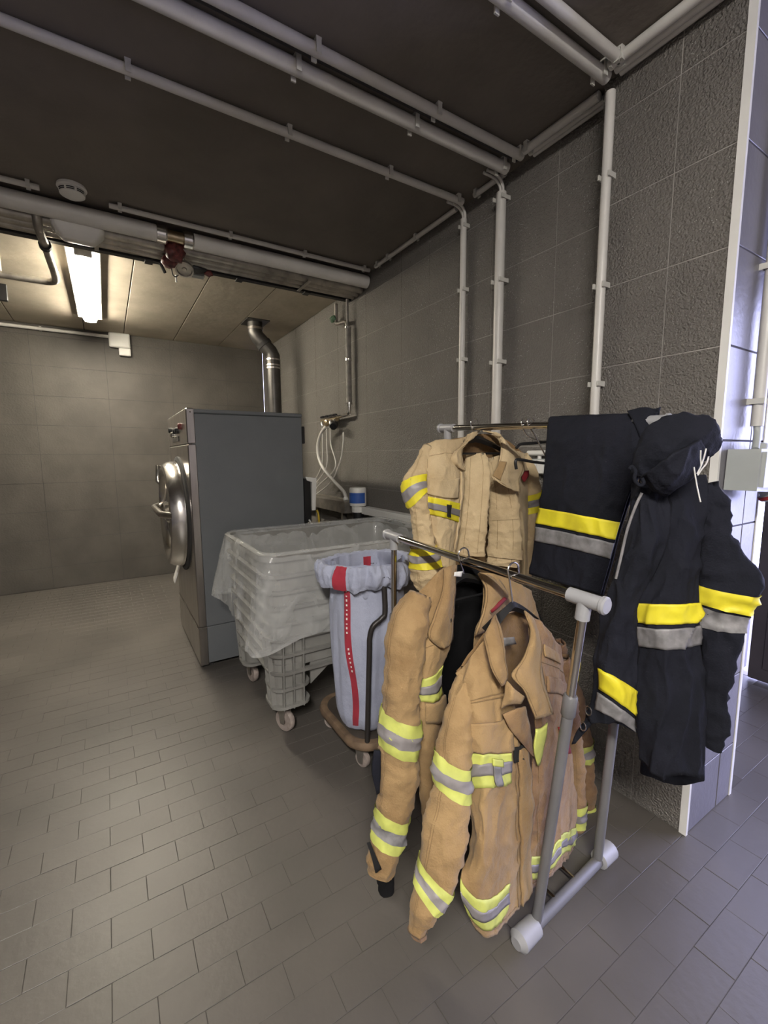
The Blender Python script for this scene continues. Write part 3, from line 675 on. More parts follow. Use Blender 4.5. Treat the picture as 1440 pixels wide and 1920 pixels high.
def caster(parent, x, y, ang, r=.05, h=.17, w=.032):
    c = V((x, y, r)); a = V((math.cos(ang), math.sin(ang), 0)); f = V((-a.y, a.x, 0))
    wh = autosmooth(MB().lathe([(r*.5, -w/2), (r*.93, -w/2), (r, -w/3), (r, w/3), (r*.93, w/2), (r*.5, w/2)], c, a, 24).build('wheel', 'wheel', parent), 40)
    autosmooth(MB().lathe([(r*.28, -w*.62), (r*.3, w*.62)], c, a, 12).build('hub', 'steel', wh), 40)
    fk = MB()
    for s in (-1, 1):
        p = c+a*(s*w*.75)
        fk.prism([p-f*.014-V((0, 0, .014)), p+f*.014-V((0, 0, .014)), p+f*.03+V((0, 0, r+.012)), p-f*.02+V((0, 0, r+.012))], a*.003*s)
    fk.prism([c+a*(w*.8)+f*.03+V((0, 0, r+.01)), c-a*(w*.8)+f*.03+V((0, 0, r+.01)), c-a*(w*.8)-f*.02+V((0, 0, r+.01)), c+a*(w*.8)-f*.02+V((0, 0, r+.01))], (0, 0, .006))
    fk.tube([c+V((0, 0, r+.012)), V((x, y, h+.01))], .013, 10)
    fk.build('caster_fork', 'galv', parent)
caster(ct, .735, 2.215, math.radians(25), .062, .17)
caster(ct, .735, 2.86, math.radians(10), .062, .17)
caster(ct, 1.68, 2.215, math.radians(80), .062, .17); caster(ct, 1.68, 2.84, math.radians(60), .062, .17)
# transparent liner folded over the rim
ln = thing('plastic_liner', 'crumpled clear plastic liner draped over the rim of the laundry cart', 'liner', (1.25, 2.5, .5))
def liner_ring(off, z, amp, fz, seed, sag=None):
    base = rrect(CX0-off, CX1+off, CY0-off, CY1+off, .085+max(off, 0), z, 10)
    out = []; c = V(((CX0+CX1)/2, (CY0+CY1)/2, z)); n = len(base)
    # resample edges finely
    fine = []
    for i in range(n):
        a, b = base[i], base[(i+1) % n]; k = max(1, int((b-a).length/.035))
        fine += [a.lerp(b, j/k) for j in range(k)]
    for p in fine:
        d = (p-c); d.z = 0; d.normalize()
        q = noise.noise(V((p.x*7, p.y*7, z*fz+seed)))+.5*noise.noise(V((p.x*17, p.y*17, z*fz*2+seed)))
        zz = z+(sag(p) if sag else 0)
        out.append(p+d*(amp*q)+V((0, 0, zz-z+amp*.5*noise.noise(V((p.x*6+9, p.y*6, seed))))))
    return out
def left_bulge(p, w): return w*max(0, 1-abs(p.x-CX0)/.12)
prof = [(.030, .60, .03), (.035, .70, .028), (.034, .80, .024), (.030, .90, .018), (.026, .98, .010), (.018, 1.03, .006), (-.015, 1.035, .006), (-.045, .97, .012), (-.06, .85, .02), (-.07, .72, .022), (-.10, .62, .02)]
# fixed resampling so every ring has the same count
def ring_n(off, z, amp, seed, i):
    base = rrect(CX0-max(off, -.07), CX1+max(off, -.07), CY0-max(off, -.07), CY1+max(off, -.07), .085, z, 8)
    per = [0]
    for a, b in zip(base, base[1:]+base[:1]): per.append(per[-1]+(b-a).length)
    n = 220; out = []; c = V(((CX0+CX1)/2, (CY0+CY1)/2, z)); k = 0
    for j in range(n):
        s = per[-1]*j/n
        while per[k+1] < s: k += 1
        p = base[k].lerp(base[(k+1) % len(base)], (s-per[k])/(per[k+1]-per[k]))
        d = p-c; d.z = 0; d.normalize(); u = j/n*60
        q = noise.noise(V((u*.55, z*3.2, seed)))+.6*noise.noise(V((u*1.5, z*6, seed+3)))
        zz = 0
        if i < 4:   # hem and skirt: uneven length, pulled out over the left end
            wv = (4-i)/4; lf = max(0, 1-abs(p.x-CX0)/.3)
            zz = wv*(.05*noise.noise(V((u*.35, 0, 7)))-.03*(1 if p.y < CY0+.1 else 0)+lf*.03*math.sin(p.y*5))
            p = p+V((-1, 0, 0))*(lf*wv*.075*(.6+.4*math.sin(p.y*7)))
        out.append(p+d*(amp*(q+.45))+V((0, 0, zz)))
    return out
rings = [ring_n(o_, z, a, 1.7, i) for i, (o_, z, a) in enumerate(prof)]
vs = [p for r in rings for p in r]; n = 220; fs = []
for i in range(len(rings)-1):
    for k in range(n): fs.append((i*n+k, i*n+(k+1) % n, (i+1)*n+(k+1) % n, (i+1)*n+k))
fs.append(tuple(range((len(rings)-1)*n, len(rings)*n)))
lo = mesh('film', vs, fs, 'liner', ln, smooth=True)
s_ = lo.modifiers.new('sub', 'SUBSURF'); s_.levels = 1; s_.render_levels = 1

# ================================================================== BAG TROLLEY AND LAUNDRY BAG
bt_ = thing('bag_trolley', 'laundry bag trolley with brown bumper base and bent dark tube frame', 'trolley', (1.1, 1.9, 0))
TB = (.885, 1.40, 1.655, 2.18)
autosmooth(MB().loft([rrect(*(TB[0]+i, TB[1]-i, TB[2]+i, TB[3]-i), .13-i*.5, z, 10) for i, z in ((.012, .105), (0, .115), (-.004, .135), (.002, .152), (.02, .158), (.035, .150))]).build('bumper', 'bumper', bt_), 50)
MB().loft([rrect(TB[0]+.03, TB[1]-.03, TB[2]+.03, TB[3]-.03, .10, z, 10) for z in (.12, .151)]).build('base_plate', 'trolley_plate', bt_)
for x, y, a in ((.955, 1.735, 20), (1.33, 1.73, 70), (.96, 2.1, 40), (1.33, 2.1, 10)): caster(bt_, x, y, math.radians(a), .04, .108, .026)
BC = V((1.065, 1.865, 0))
def press(p): return V((p.x, BC.y+(p.y-BC.y)*(.66 if p.y > BC.y else 1), p.z))
frame = bez([(.955, 1.69, .15), (.955, 1.66, .60), (.955, 1.655, .68), (.97, 1.65, .735), (1.012, 1.645, .765), (1.032, 1.645, .80), (1.032, 1.66, .985)], 6)
autosmooth(MB().tube(frame, .0125, 12).build('frame_tube', 'trolley_tube', bt_), 60)
frame2 = bez([(1.33, 1.90, .15), (1.30, 1.90, .70), (1.275, 1.89, .985)], 6)
autosmooth(MB().tube(frame2, .0125, 12).build('frame_tube', 'trolley_tube', bt_), 60)
autosmooth(MB().tube([press(BC+V((.202*math.cos(a),   .202*math.sin(a), .935))) for a in [2*math.pi*k/36 for k in range(37)]], .010, 10).build('hoop', 'trolley_tube', bt_), 60)
bg_ = thing('laundry_bag', 'pale blue laundry bag with a red stripe and rolled cuff in the trolley', 'bag', BC+V((0, 0, .16)))
def bag_pt(a, z, out=0):
    f = (z-.16)/.84
    r = .175+.02*math.sin(f*math.pi)+.01*f
    if z < .24: r *= .80+.20*math.sqrt(max(0, (z-.16)/.08))
    d = V((math.cos(a), math.sin(a), 0))
    q = .018*noise.noise(V((a*1.6, f*1.1, 3)))+.009*noise.noise(V((a*5, f*2.2, 8)))+.004*noise.noise(V((a*11, f*7, 4)))
    fold = (.010*math.sin(a*5+f*2.2)+.004*math.sin(a*11-f*3))*f
    return press(BC+d*(r*.96+q+fold+out)+V((0, 0, z)))
RED = (math.radians(207), math.radians(219))
def stripe_a(z):   # the printed band runs crooked down the bag
    f = (z-.16)/.84
    return math.radians(213)+.10*math.sin(f*4.2+.3)+.05*math.sin(f*9)
NA = 96; zs = [.16+.84*k/48 for k in range(49)]
vs = [bag_pt(2*math.pi*k/NA, z) for z in zs for k in range(NA)]
fs = [(i*NA+k, i*NA+(k+1) % NA, (i+1)*NA+(k+1) % NA, (i+1)*NA+k) for i in range(48) for k in range(NA)]+[tuple(reversed(range(NA)))]
mesh('body', vs, fs, 'bag_blue', bg_, smooth=True)
def band_on(fn, a0, a1, z0, z1, na, nz, name, mt, parent, out=.003):
    vs = []; fs = []
    for j in range(nz+1):
        z = z0+(z1-z0)*j/nz
        for i in range(na+1): vs.append(fn(a0(z)+(a1(z)-a0(z))*i/na, z, out))
    for j in range(nz):
        for i in range(na): fs.append((j*(na+1)+i, j*(na+1)+i+1, (j+1)*(na+1)+i+1, (j+1)*(na+1)+i))
    return mesh(name, vs, fs, mt, parent, smooth=True)
band_on(bag_pt, lambda z: stripe_a(z)-.085, lambda z: stripe_a(z)+.085, .20, .99, 6, 60, 'red_stripe', 'bag_red', bg_)
# rolled cuff over the hoop
def cuff_pt(a, t, out=0):
    # t 0..1 : outside bottom -> over the top -> inside down
    d = V((math.cos(a), math.sin(a), 0))
    pr = [(.228, .895), (.243, .92), (.246, .955), (.240, .985), (.224, 1.005), (.205, 1.0), (.196, .96), (.190, .90), (.175, .84), (.10, .80), (.002, .795)]
    x = t*(len(pr)-1); i = min(int(x), len(pr)-2); f = x-i
    r = pr[i][0]*(1-f)+pr[i+1][0]*f; z = pr[i][1]*(1-f)+pr[i+1][1]*f
    w_ = 1 if t < .5 else .5
    q = .022*noise.noise(V((a*3.2, t*2.0, 1)))+.016*noise.noise(V((a*8, t*3, 5)))+.008*(1-2*abs(noise.noise(V((a*13, t*5, 2)))))
    lump = .035*math.exp(-((a-math.radians(165)+math.pi) % (2*math.pi)-math.pi)**2/.35) if t < .6 else 0
    return press(BC+d*(r*.94+w_*q+lump+out*(1 if t < .55 else -1))+V((0, 0, z+.015*noise.noise(V((a*2.2, 2, 2)))+.006*noise.noise(V((a*11, t*3, 6)))*w_-(.03*noise.noise(V((a*2.7, 4, 9))) if t < .2 else 0))))
NA = 220; NT = 40
vs = [cuff_pt(2*math.pi*k/NA, j/NT) for j in range(NT+1) for k in range(NA)]
fs = [(i*NA+k, i*NA+(k+1) % NA, (i+1)*NA+(k+1) % NA, (i+1)*NA+k) for i in range(NT) for k in range(NA)]
mesh('rolled_cuff', vs, fs, 'bag_blue', bg_, smooth=True)
band_on(cuff_pt, lambda t: math.radians(203), lambda t: math.radians(216), .0, .42, 6, 14, 'red_stripe', 'bag_red', bg_)
band_on(cuff_pt, lambda t: math.radians(62), lambda t: math.radians(76), .56, .80, 6, 14, 'red_stripe', 'bag_red', bg_, out=.016)
# woven lettering on the stripe: small pale marks too blurred to read
for k in range(16):
    z = .88-.022*k-(.06 if k > 9 else 0); a = stripe_a(z)
    hgt = random.choice((.006, .009, .011))
    band_on(bag_pt, lambda q, a=a: a-.018, lambda q, a=a: a+.018, z, z+hgt, 1, 1, 'woven_letter', 'tag', bg_, out=.0045)

# ================================================================== GARMENT RACK
rk = thing('garment_rack', 'double-rail chrome garment rack on grey feet holding the fire clothes', 'garment rack', (1.2, 1.1, 0))
FN, FT = V((1.035, .772, .06)), V((1.015, .652, 1.12))   # front post, near end (rack leans a little)
BN, BT = V((1.395, .795, .06)), V((1.405, .722, 1.585))
FNf, FTf = V((1.02, 1.56, .06)), V((1.01, 1.535, 1.15))
BNf, BTf = V((1.40, 1.66, .06)), V((1.41, 1.665, 1.62))
def post(b, t, zj):
    d = (t-b).normalized(); L_ = (t-b).length; j = b+d*zj
    autosmooth(MB().tube([b, j], .0155, 14).build('lower_post', 'rack_grey', rk), 50)
    autosmooth(MB().tube([j-d*.02, t], .0125, 14).build('upper_post', 'chrome', rk), 50)
    c = autosmooth(MB().tube([j-d*.045, j-d*.04, j+d*.015, j+d*.02], [.016, .0195, .0195, .016], 16).build('height_collar', 'rack_grey', rk), 40)
    k = d.cross(V((0, 1, 0))).normalized()
    autosmooth(MB().tube([j-d*.01, j-d*.01+V((.045, .015, 0))], .008, 10).build('lock_knob', 'rack_white', c), 40)
post(FN, FT, .78); post(BN, BT, .80); post(FNf, FTf, .74); post(BNf, BTf, .80)
def tee(p, dirv, up_d):
    d = dirv.normalized()
    c = autosmooth(MB().tube([p-d*.060, p-d*.056, p-d*.048, p-d*.045, p+d*.045], [.019, .0235, .0235, .0195, .0195], 18).build('corner_connector', 'rack_white', rk), 35)
    autosmooth(MB().tube([p, p-up_d*.055], .0185, 16).build('socket', 'rack_white', c), 40)
rd = (FTf-FT).normalized(); rb = (BTf-BT).normalized()
for a, b, d in ((FT, FTf, rd), (BT, BTf, rb)):
    autosmooth(MB().tube([a+V((0, 0, .012)), b+V((0, 0, .012))], .0135, 16).build('rail', 'chrome', rk), 50)
tee(FT+V((0, 0, .012)), rd, (FT-FN).normalized()); tee(FTf+V((0, 0, .012)), -rd, (FTf-FNf).normalized())
tee(BT+V((0, 0, .012)), rb, (BT-BN).normalized()); tee(BTf+V((0, 0, .012)), -rb, (BTf-BNf).normalized())
def foot(a, b):
    d = V((b.x-a.x, b.y-a.y, 0)).normalized(); a0 = V((a.x, a.y, .045))-d*.055; b0 = V((b.x, b.y, .045))+d*.055
    autosmooth(MB().tube([a0, b0], .0185, 14).build('foot_bar', 'rack_grey', rk), 50)
    for p, s in ((a0, -1), (b0, 1)):
        e = autosmooth(MB().tube([p-d*s*.05, p-d*s*.045, p+d*s*.03, p+d*s*.045], [.024, .031, .033, .018], 16).build('end_cap', 'rack_white', rk), 40)
        autosmooth(MB().tube([p-V((0, 0, .044)), p], .013, 10).build('rubber_foot', 'rubber', e), 40)
foot(FN, BN); foot(FNf, BNf)
for q in (.30, .62):
    a = FN.lerp(BN, q); b = FNf.lerp(BNf, q); a.z = b.z = .055
    autosmooth(MB().tube([a, b], .0065, 10).build('floor_bar', 'chrome', rk), 50)
ca = FTf+(FNf-FTf)*.32; cb_ = BTf+(BNf-BTf)*.53
autosmooth(MB().tube([ca, cb_], .008, 10).build('cross_bar', 'rack_white', rk), 50)

# ================================================================== GARMENT TOOLS
def cr1(p0, p1, p2, p3, t): return .5*((2*p1)+(p2-p0)*t+(2*p0-5*p1+4*p2-p3)*t*t+(3*p1-p0-3*p2+p3)*t**3)
def crl(pts, t):
    n = len(pts)-1; x = min(max(t, 0), 1)*n; i = min(int(x), n-1); f = x-i
    p1, p2 = pts[i], pts[i+1]
    p0 = pts[i-1] if i > 0 else 2*p1-p2; p3 = pts[i+2] if i+2 <= n else 2*p2-p1
    return cr1(p0, p1, p2, p3, f)
def wrinkle(q, amp, fine):
    w0 = noise.noise(q); q1 = q*1.55+V((3.1, w0*1.2, 1.7)); q2 = q*3.4+V((w0*1.5, 7.3, 2.2))
    r1 = 1-abs(noise.noise(q1)); r2 = 1-abs(noise.noise(q2))
    return amp*(.85*w0+.85*(r1**4-.35)+.26*(r2**6-.25))+fine*.7*noise.noise(q*6.1)
class Sheet:
    """cloth patch through a grid of 3-D points; rows run down, columns across"""
    def __init__(s, G, amp=.007, fr=(9, 9, 5), seed=0, fine=.0025):
        s.G = G; s.amp = amp; s.fr = V(fr); s.seed = seed; s.fine = fine
        n = s.raw_n(.5, .5); s.sg = 1 if n.dot(CAM-s.raw(.5, .5)) > 0 else -1
    def raw(s, u, v): return crl([crl(r, u) for r in s.G], v)
    def raw_n(s, u, v):
        e = .02
        a = s.raw(min(u+e, 1), v)-s.raw(max(u-e, 0), v); b = s.raw(u, min(v+e, 1))-s.raw(u, max(v-e, 0))
        c = a.cross(b)
        return c.normalized() if c.length > 1e-9 else V((0, -1, 0))
    def pt(s, u, v, out=0):
        p = s.raw(u, v); n = s.raw_n(u, v)*s.sg
        q = V((p.x*s.fr.x, p.y*s.fr.y, p.z*s.fr.z))+V((s.seed, s.seed*.7, 0))
        return p+n*(wrinkle(q, s.amp, s.fine)+out), n
    def build(s, name, mt, parent, u0=0, u1=1, v0=0, v1=1, nu=24, nv=30, out=0, th=.004, skew=0, back=None):
        if not name.endswith('band') and nu >= 16: nu, nv = int(nu*1.8), int(nv*1.8)
        vs = []; fs = []; bk_ = []
        for j in range(nv+1):
            for i in range(nu+1):
                u = u0+(u1-u0)*i/nu; f = i/nu
                sk = skew(f) if callable(skew) else skew*(f-.5)
                v = v0+(v1-v0)*j/nv+sk
                p, n = s.pt(u, min(max(v, 0), 1), out); vs.append(p); bk_.append(p-n*th)
        vs += bk_
        m_ = (nu+1)*(nv+1); W = nu+1
        for j in range(nv):
            for i in range(nu):
                a = j*W+i; fs.append((a, a+1, a+W+1, a+W)); fs.append((m_+a, m_+a+W, m_+a+W+1, m_+a+1))
        rim = [i for i in range(W)]+[j*W+nu for j in range(1, nv+1)]+[nv*W+i for i in range(nu-1, -1, -1)]+[j*W for j in range(nv-1, 0, -1)]
        k0 = len(fs)
        for a, b in zip(rim, rim[1:]+rim[:1]): fs.append((b, a, m_+a, m_+b))
        mats = [mt, back or mt]
        fm = [0 if k < k0 and k % 2 == 0 else (1 if k < k0 else 0) for k in range(len(fs))]
        return mesh(name, vs, fs, mt, parent, True, mats, fm)
class Tube:
    """sleeve or leg: centre line in px with width in px, at a chosen depth"""
    def __init__(s, path, place, amp=.007, seed=0, fr=(10, 10, 13), fine=.003, ratio=.8):
        s.c = []; s.w = []; s.rt = []
        for q in path:
            p = place(q[0], q[1], q[3] if len(q) > 3 else 0); s.c.append(p); s.w.append(V((q[2]/2*depth(p)/FPX, q[4] if len(q) > 4 else ratio, 0)))
        s.amp = amp; s.seed = seed; s.fr = V(fr); s.fine = fine
    def frame(s, v):
        c = crl(s.c, v); t = (crl(s.c, min(v+.02, 1))-crl(s.c, max(v-.02, 0))).normalized()
        view = (CAM-c).normalized(); e1 = t.cross(view).normalized(); e2 = e1.cross(t).normalized()
        return c, e1, e2
    def pt(s, a, v, out=0):
        c, e1, e2 = s.frame(v); w_ = crl(s.w, v); ca, sa = math.cos(a), math.sin(a)
        r1 = w_.x; r2 = w_.x*w_.y
        n = (e1*(ca/max(r1, .001))+e2*(sa/max(r2, .001))).normalized()
        p = c+e1*(ca*r1)+e2*(sa*r2)
        q = V((p.x*s.fr.x, p.y*s.fr.y, p.z*s.fr.z))+V((s.seed, 0, s.seed))
        return p+n*(wrinkle(q, s.amp, s.fine)+out)
    def build(s, name, mt, parent, v0=0, v1=1, a0=0, a1=2*math.pi, na=64, nv=84, out=0, skew=0, cap=True):
        full = abs(a1-a0-2*math.pi) < 1e-6; vs = []; fs = []; W = na if full else na+1
        for j in range(nv+1):
            for i in range(W):
                a = a0+(a1-a0)*i/na; v = v0+(v1-v0)*j/nv+skew*math.cos(a)
                vs.append(s.pt(a, min(max(v, 0), 1), out))
        for j in range(nv):
            for i in range(na):
                k = (i+1) % W; fs.append((j*W+i, j*W+k, (j+1)*W+k, (j+1)*W+i))
        if full and cap: # tucked-in ends
            for j, vv in ((0, v0), (nv, v1)):
                base = len(vs); c, e1, e2 = s.frame(vv); ring = vs[j*W:(j+1)*W]; cc = sum(ring, V((0, 0, 0)))/W
                t = (crl(s.c, min(vv+.02, 1))-crl(s.c, max(vv-.02, 0))).normalized()*(.02 if j == 0 else -.02)
                vs += [cc+(p-cc)*.86+t for p in ring]
                for i in range(W): fs.append((j*W+i, base+i, base+(i+1) % W, j*W+(i+1) % W))
                fs.append(tuple(base+i for i in range(W)))
        return mesh(name, vs, fs, mt, parent, True)
def stripe_s(S, parent, v0, v1, u0=0, u1=1, skew=0, out=.004, lime='lime', silver='silver', nv=6, name='reflective_stripe', nu=24):
    b = S.build(name, lime, parent, u0, u1, v0, v1, nu, nv, out, .003, skew)
    h = (v1-v0); S.build('silver_band', silver, b, u0, u1, v0+h*.32, v0+h*.68, nu, 4, out+.002, .002, skew)
def stripe_t(T, parent, v0, v1, skew=0, out=.004, lime='lime', silver='silver', name='reflective_stripe'):
    b = T.build(name, lime, parent, v0, v1, nv=8, out=out, skew=skew, cap=False)
    h = v1-v0; T.build('silver_band', silver, b, v0+h*.32, v0+h*.68, nv=5, out=out+.002, skew=skew, cap=False)
def hanger(label, hook, c, half, dirv, drop, mt='black', bar=True):
    """hook: point on the rail; c: neck of the hanger"""
    hook, c = V(hook), V(c); d = V(dirv).normalized()
    h = thing('clothes_hanger', label, 'hanger', hook)
    pts = [hook+d*.026+V((0, 0, -.008))]+[hook+d*(.023*math.cos(a))+V((0, 0, .023*math.sin(a)+.004)) for a in [math.pi*k/8 for k in range(9)]]+[hook-d*.016+V((0, 0, -.02)), c+V((0, 0, .02)), c]
    autosmooth(MB().tube(bez(pts, 3), .0028, 8).build('hook', 'steel_bright', h), 60)
    rings = []
    for k in range(-8, 9):
        f = k/8; p = c+d*(half*f)-V((0, 0, drop*abs(f)**1.3)); hh = .016-.006*abs(f); n = V((-d.y, d.x, 0))*(.012+.012*abs(f))
        rings.append([p+V((0, 0, hh)), p+n, p-V((0, 0, hh)), p-n])
    autosmooth(MB().loft(rings).build('shoulder_bar', mt, h), 60)
    if bar:
        a = c+d*(half*.9)-V((0, 0, drop*.95)); b = c-d*(half*.9)-V((0, 0, drop*.95))
        MB().tube([a, b], .005, 8).build('trouser_bar', mt, h)
    return h
def grid(rows, conv, place):
    """rows of (x, y, depth) in crop coordinates"""
    return [[place(*conv(x, y), d) for x, y, d in r] for r in rows]

#@@GARMENTS@@
# ================================================================== FIRE JACKET B (front rail, end of the rack)
k6 = 1/2.594
def mk(conv, k, place):
    def G(rows): return [[place(*conv(x, y), d) for x, y, d in r] for r in rows]
    def T(path, **kw): return Tube([(*conv(q[0], q[1]), q[2]*k, q[3] if len(q) > 3 else 0) for q in path], place, **kw)
    return G, T
jb_ = thing('fire_jacket', 'tan fire jacket with open collar hanging next to the rack end post', 'jacket', (1.01, .85, .25))
G, T = mk(c6, k6, lambda x, y, d: at(x, y, 'y', .86+d))
back = Sheet(G([[(515, 570, .05), (700, 310, .05), (775, 290, .06), (855, 290, .05), (1005, 440, .06)],
                [(560, 800, .09), (690, 700, .12), (780, 700, .13), (880, 700, .12), (1040, 760, .10)],
                [(590, 1150, .11), (700, 1150, .15), (800, 1150, .15), (900, 1120, .14), (1070, 1080, .12)],
                [(590, 1480, .10), (700, 1500, .14), (800, 1480, .14), (900, 1440, .13), (1075, 1360, .12)],
                [(600, 1620, .08), (700, 1640, .12), (800, 1600, .12), (900, 1530, .12), (1075, 1400, .12)]]), seed=3)
back.build('back_panel', 'tan_inside', jb_, back='tan_old')
FLp = Sheet(G([[(508, 575, .02), (575, 500, -.01), (640, 410, -.02), (690, 330, .0)],
               [(530, 700, -.01), (600, 680, -.05), (680, 650, -.055), (752, 620, -.05)],
               [(546, 850, -.03), (630, 860, -.075), (730, 880, -.08), (832, 850, -.07)],
               [(556, 1000, -.04), (640, 1010, -.085), (730, 1025, -.095), (852, 1000, -.08)],
               [(570, 1200, -.05), (650, 1215, -.105), (738, 1215, -.10), (864, 1180, -.08)],
               [(578, 1420, -.06), (640, 1435, -.12), (740, 1420, -.105), (864, 1390, -.08)],
               [(525, 1600, -.09), (620, 1660, -.125), (738, 1620, -.105), (864, 1540, -.07)],
               [(588, 1800, -.10), (655, 1852, -.12), (735, 1800, -.10), (864, 1640, -.065)]]), amp=.010, seed=11)
FLp.build('front_panel', 'tan', jb_, nu=36, nv=60, back='tan_inside')
stripe_s(FLp, jb_, .385, .515, 0, .78, skew=-.03)
stripe_s(FLp, jb_, .835, .945, 0, .70, skew=lambda f: .03*math.sin(f*3.1))
FLp.build('pocket_flap', 'tan', jb_, .03, .80, .245, .375, 20, 8, .008, .006, skew=-.03)
FLp.build('zip_placket', 'tan', jb_, .86, 1.0, .36, .985, 6, 40, .010, .008)
FLp.build('strap_loop', 'silver_pale', jb_, .50, .62, .43, .50, 6, 6, .012, .006)
FLp.build('strap_loop', 'lime', jb_, .48, .66, .40, .43, 6, 4, .012, .006)
FLp.build('velcro_patch', 'velcro', jb_, .80, 1.0, .345, .42, 6, 6, .009, .004)
FRp = Sheet(G([[(855, 290, .0), (915, 325, -.005), (965, 385, 0), (1008, 440, .03)],
               [(885, 520, -.04), (940, 540, -.035), (1000, 560, -.01), (1035, 600, .04)],
               [(890, 800, -.065), (960, 800, -.06), (1020, 800, -.03), (1055, 820, .05)],
               [(872, 1050, -.07), (960, 1040, -.075), (1030, 1030, -.04), (1075, 1020, .05)],
               [(864, 1250, -.075), (960, 1220, -.08), (1040, 1200, -.04), (1085, 1180, .06)],
               [(862, 1450, -.07), (960, 1420, -.075), (1040, 1340, -.04), (1088, 1300, .07)],
               [(860, 1640, -.06), (950, 1570, -.065), (1030, 1500, -.03), (1080, 1440, .07)]]), amp=.010, seed=23)
FRp.build('front_panel', 'tan_old', jb_, nu=30, nv=56, back='tan_inside')
stripe_s(FRp, jb_, .845, .945, 0, 1, skew=lambda f: .012*math.sin(f*9))
FRp.build('pocket_flap', 'tan_old', jb_, .3, .9, .20, .25, 12, 5, .008, .006)
FRp.build('shoulder_flap', 'tan', jb_, .30, .75, .09, .135, 12, 5, .008, .005)
FRp.build('red_tab', 'red', jb_, .55, .9, .36, .45, 8, 8, .006, .004)
SLl = T([(575, 560, 90, .01), (530, 730, 135, -.015), (492, 950, 160, -.03), (482, 1130, 180, -.04), (452, 1350, 215, -.055), (405, 1560, 195, -.065), (350, 1720, 125, -.075), (328, 1800, 95, -.075), (322, 1852, 82, -.075)], amp=.009, seed=2)
SLl.build('sleeve', 'tan', jb_)
stripe_t(SLl, jb_, .275, .385, skew=-.022); stripe_t(SLl, jb_, .615, .715, skew=-.03)
SLl.build('cuff', 'tan_old', jb_, .93, .995, nv=6, out=.003, cap=False)
SLr = T([(1015, 500, 70, .07), (1045, 700, 85, .08), (1072, 900, 90, .09), (1085, 1150, 95, .10), (1080, 1380, 80, .10)], amp=.008, seed=5)
SLr.build('sleeve', 'tan_old', jb_); stripe_t(SLr, jb_, .80, .92)
cl = Sheet(G([[(640, 400, -.03), (672, 335, -.03), (702, 285, -.005)], [(655, 470, -.06), (695, 430, -.065), (730, 380, -.05)],
              [(680, 560, -.085), (715, 530, -.095), (748, 490, -.085)], [(728, 640, -.10), (745, 630, -.105), (756, 600, -.10)]]), amp=.004, seed=7)
cl.build('collar', 'tan', jb_, nu=12, nv=20, th=.007)
cr_ = Sheet(G([[(838, 272, .0), (872, 300, -.01), (905, 350, .0)], [(868, 380, -.035), (895, 400, -.05), (925, 440, -.03)],
               [(835, 500, -.07), (875, 520, -.08), (922, 540, -.06)], [(782, 585, -.095), (860, 605, -.105), (935, 620, -.085)],
               [(845, 670, -.11), (900, 690, -.115), (955, 700, -.095)], [(895, 800, -.115), (930, 790, -.115), (976, 775, -.10)]]), amp=.004, seed=8)
cr_.build('collar', 'tan', jb_, nu=14, nv=26, th=.007)
lf = Sheet(G([[(745, 610, -.09), (790, 650, -.115), (842, 692, -.11)], [(738, 680, -.095), (780, 700, -.12), (832, 715, -.115)],
              [(724, 750, -.09), (770, 735, -.105), (822, 728, -.11)]]), amp=.003, seed=9)
lf.build('lapel_flap', 'tan', jb_, nu=12, nv=8, th=.006)
sf = Sheet(G([[(735, 780, -.09), (800, 750, -.10), (848, 740, -.09)], [(770, 850, -.095), (820, 830, -.10), (866, 830, -.085)],
              [(820, 910, -.095), (850, 900, -.10), (880, 900, -.085)], [(872, 975, -.09), (880, 980, -.09), (888, 985, -.085)]]), amp=.003, seed=10)
sf.build('storm_flap', 'tan_old', jb_, nu=12, nv=12, th=.005)
pe = Sheet(G([[(896, 850, -.10), (925, 845, -.10), (955, 820, -.09)], [(888, 950, -.10), (915, 940, -.10), (945, 900, -.09)], [(905, 1030, -.09), (915, 1020, -.09), (925, 980, -.085)]]), amp=.003, seed=12)
pe.build('placket_edge', 'lime', jb_, nu=8, nv=10, th=.005)
tg_ = Sheet(G([[(735, 405, .03), (790, 400, .03)], [(742, 445, .03), (800, 435, .03)]]), amp=.001, seed=1)
tg_.build('care_tag', 'silver_pale', jb_, nu=4, nv=3, th=.001)
def seam(S, par, u0, u1, v0, v1, mt='tan_seam', sk=0): S.build('seam', mt, par, u0, u1, v0, v1, 15 if u1-u0 > .1 else 1, 15 if v1-v0 > .1 else 1, .0016, .0012, sk)
def seam_t(T_, par, ang, v0, v1, mt='tan_seam'): T_.build('seam', mt, par, v0, v1, math.radians(ang-1.1), math.radians(ang+1.1), 1, 60, .0016, cap=False)
seam(FLp, jb_, 0, .92, .160, .164); seam(FLp, jb_, 0, .95, .170, .174); seam(FLp, jb_, .05, .78, .258, .261); seam(FLp, jb_, 0, 1, .975, .979)
seam(FLp, jb_, .83, .838, .38, .98); seam(FRp, jb_, .12, .128, .25, .98, 'tan_seam'); seam(FRp, jb_, 0, 1, .972, .977); seam(FRp, jb_, .1, 1, .155, .160)
for a_ in (55, 62): seam_t(SLl, jb_, a_, .05, .95)
seam_t(SLr, jb_, 100, .05, .95)
seam(cl, jb_, .10, .13, .03, .97); seam(cl, jb_, .84, .87, .03, .97); seam(cr_, jb_, .88, .91, .03, .97); seam(cr_, jb_, .07, .10, .03, .97)
hanger('black hanger inside the jacket next to the rack end post', FT.lerp(FTf, .268)+V((0, 0, .025)), (1.013, .889, 1.045), .10, (1, 0, 0), .055, bar=False)

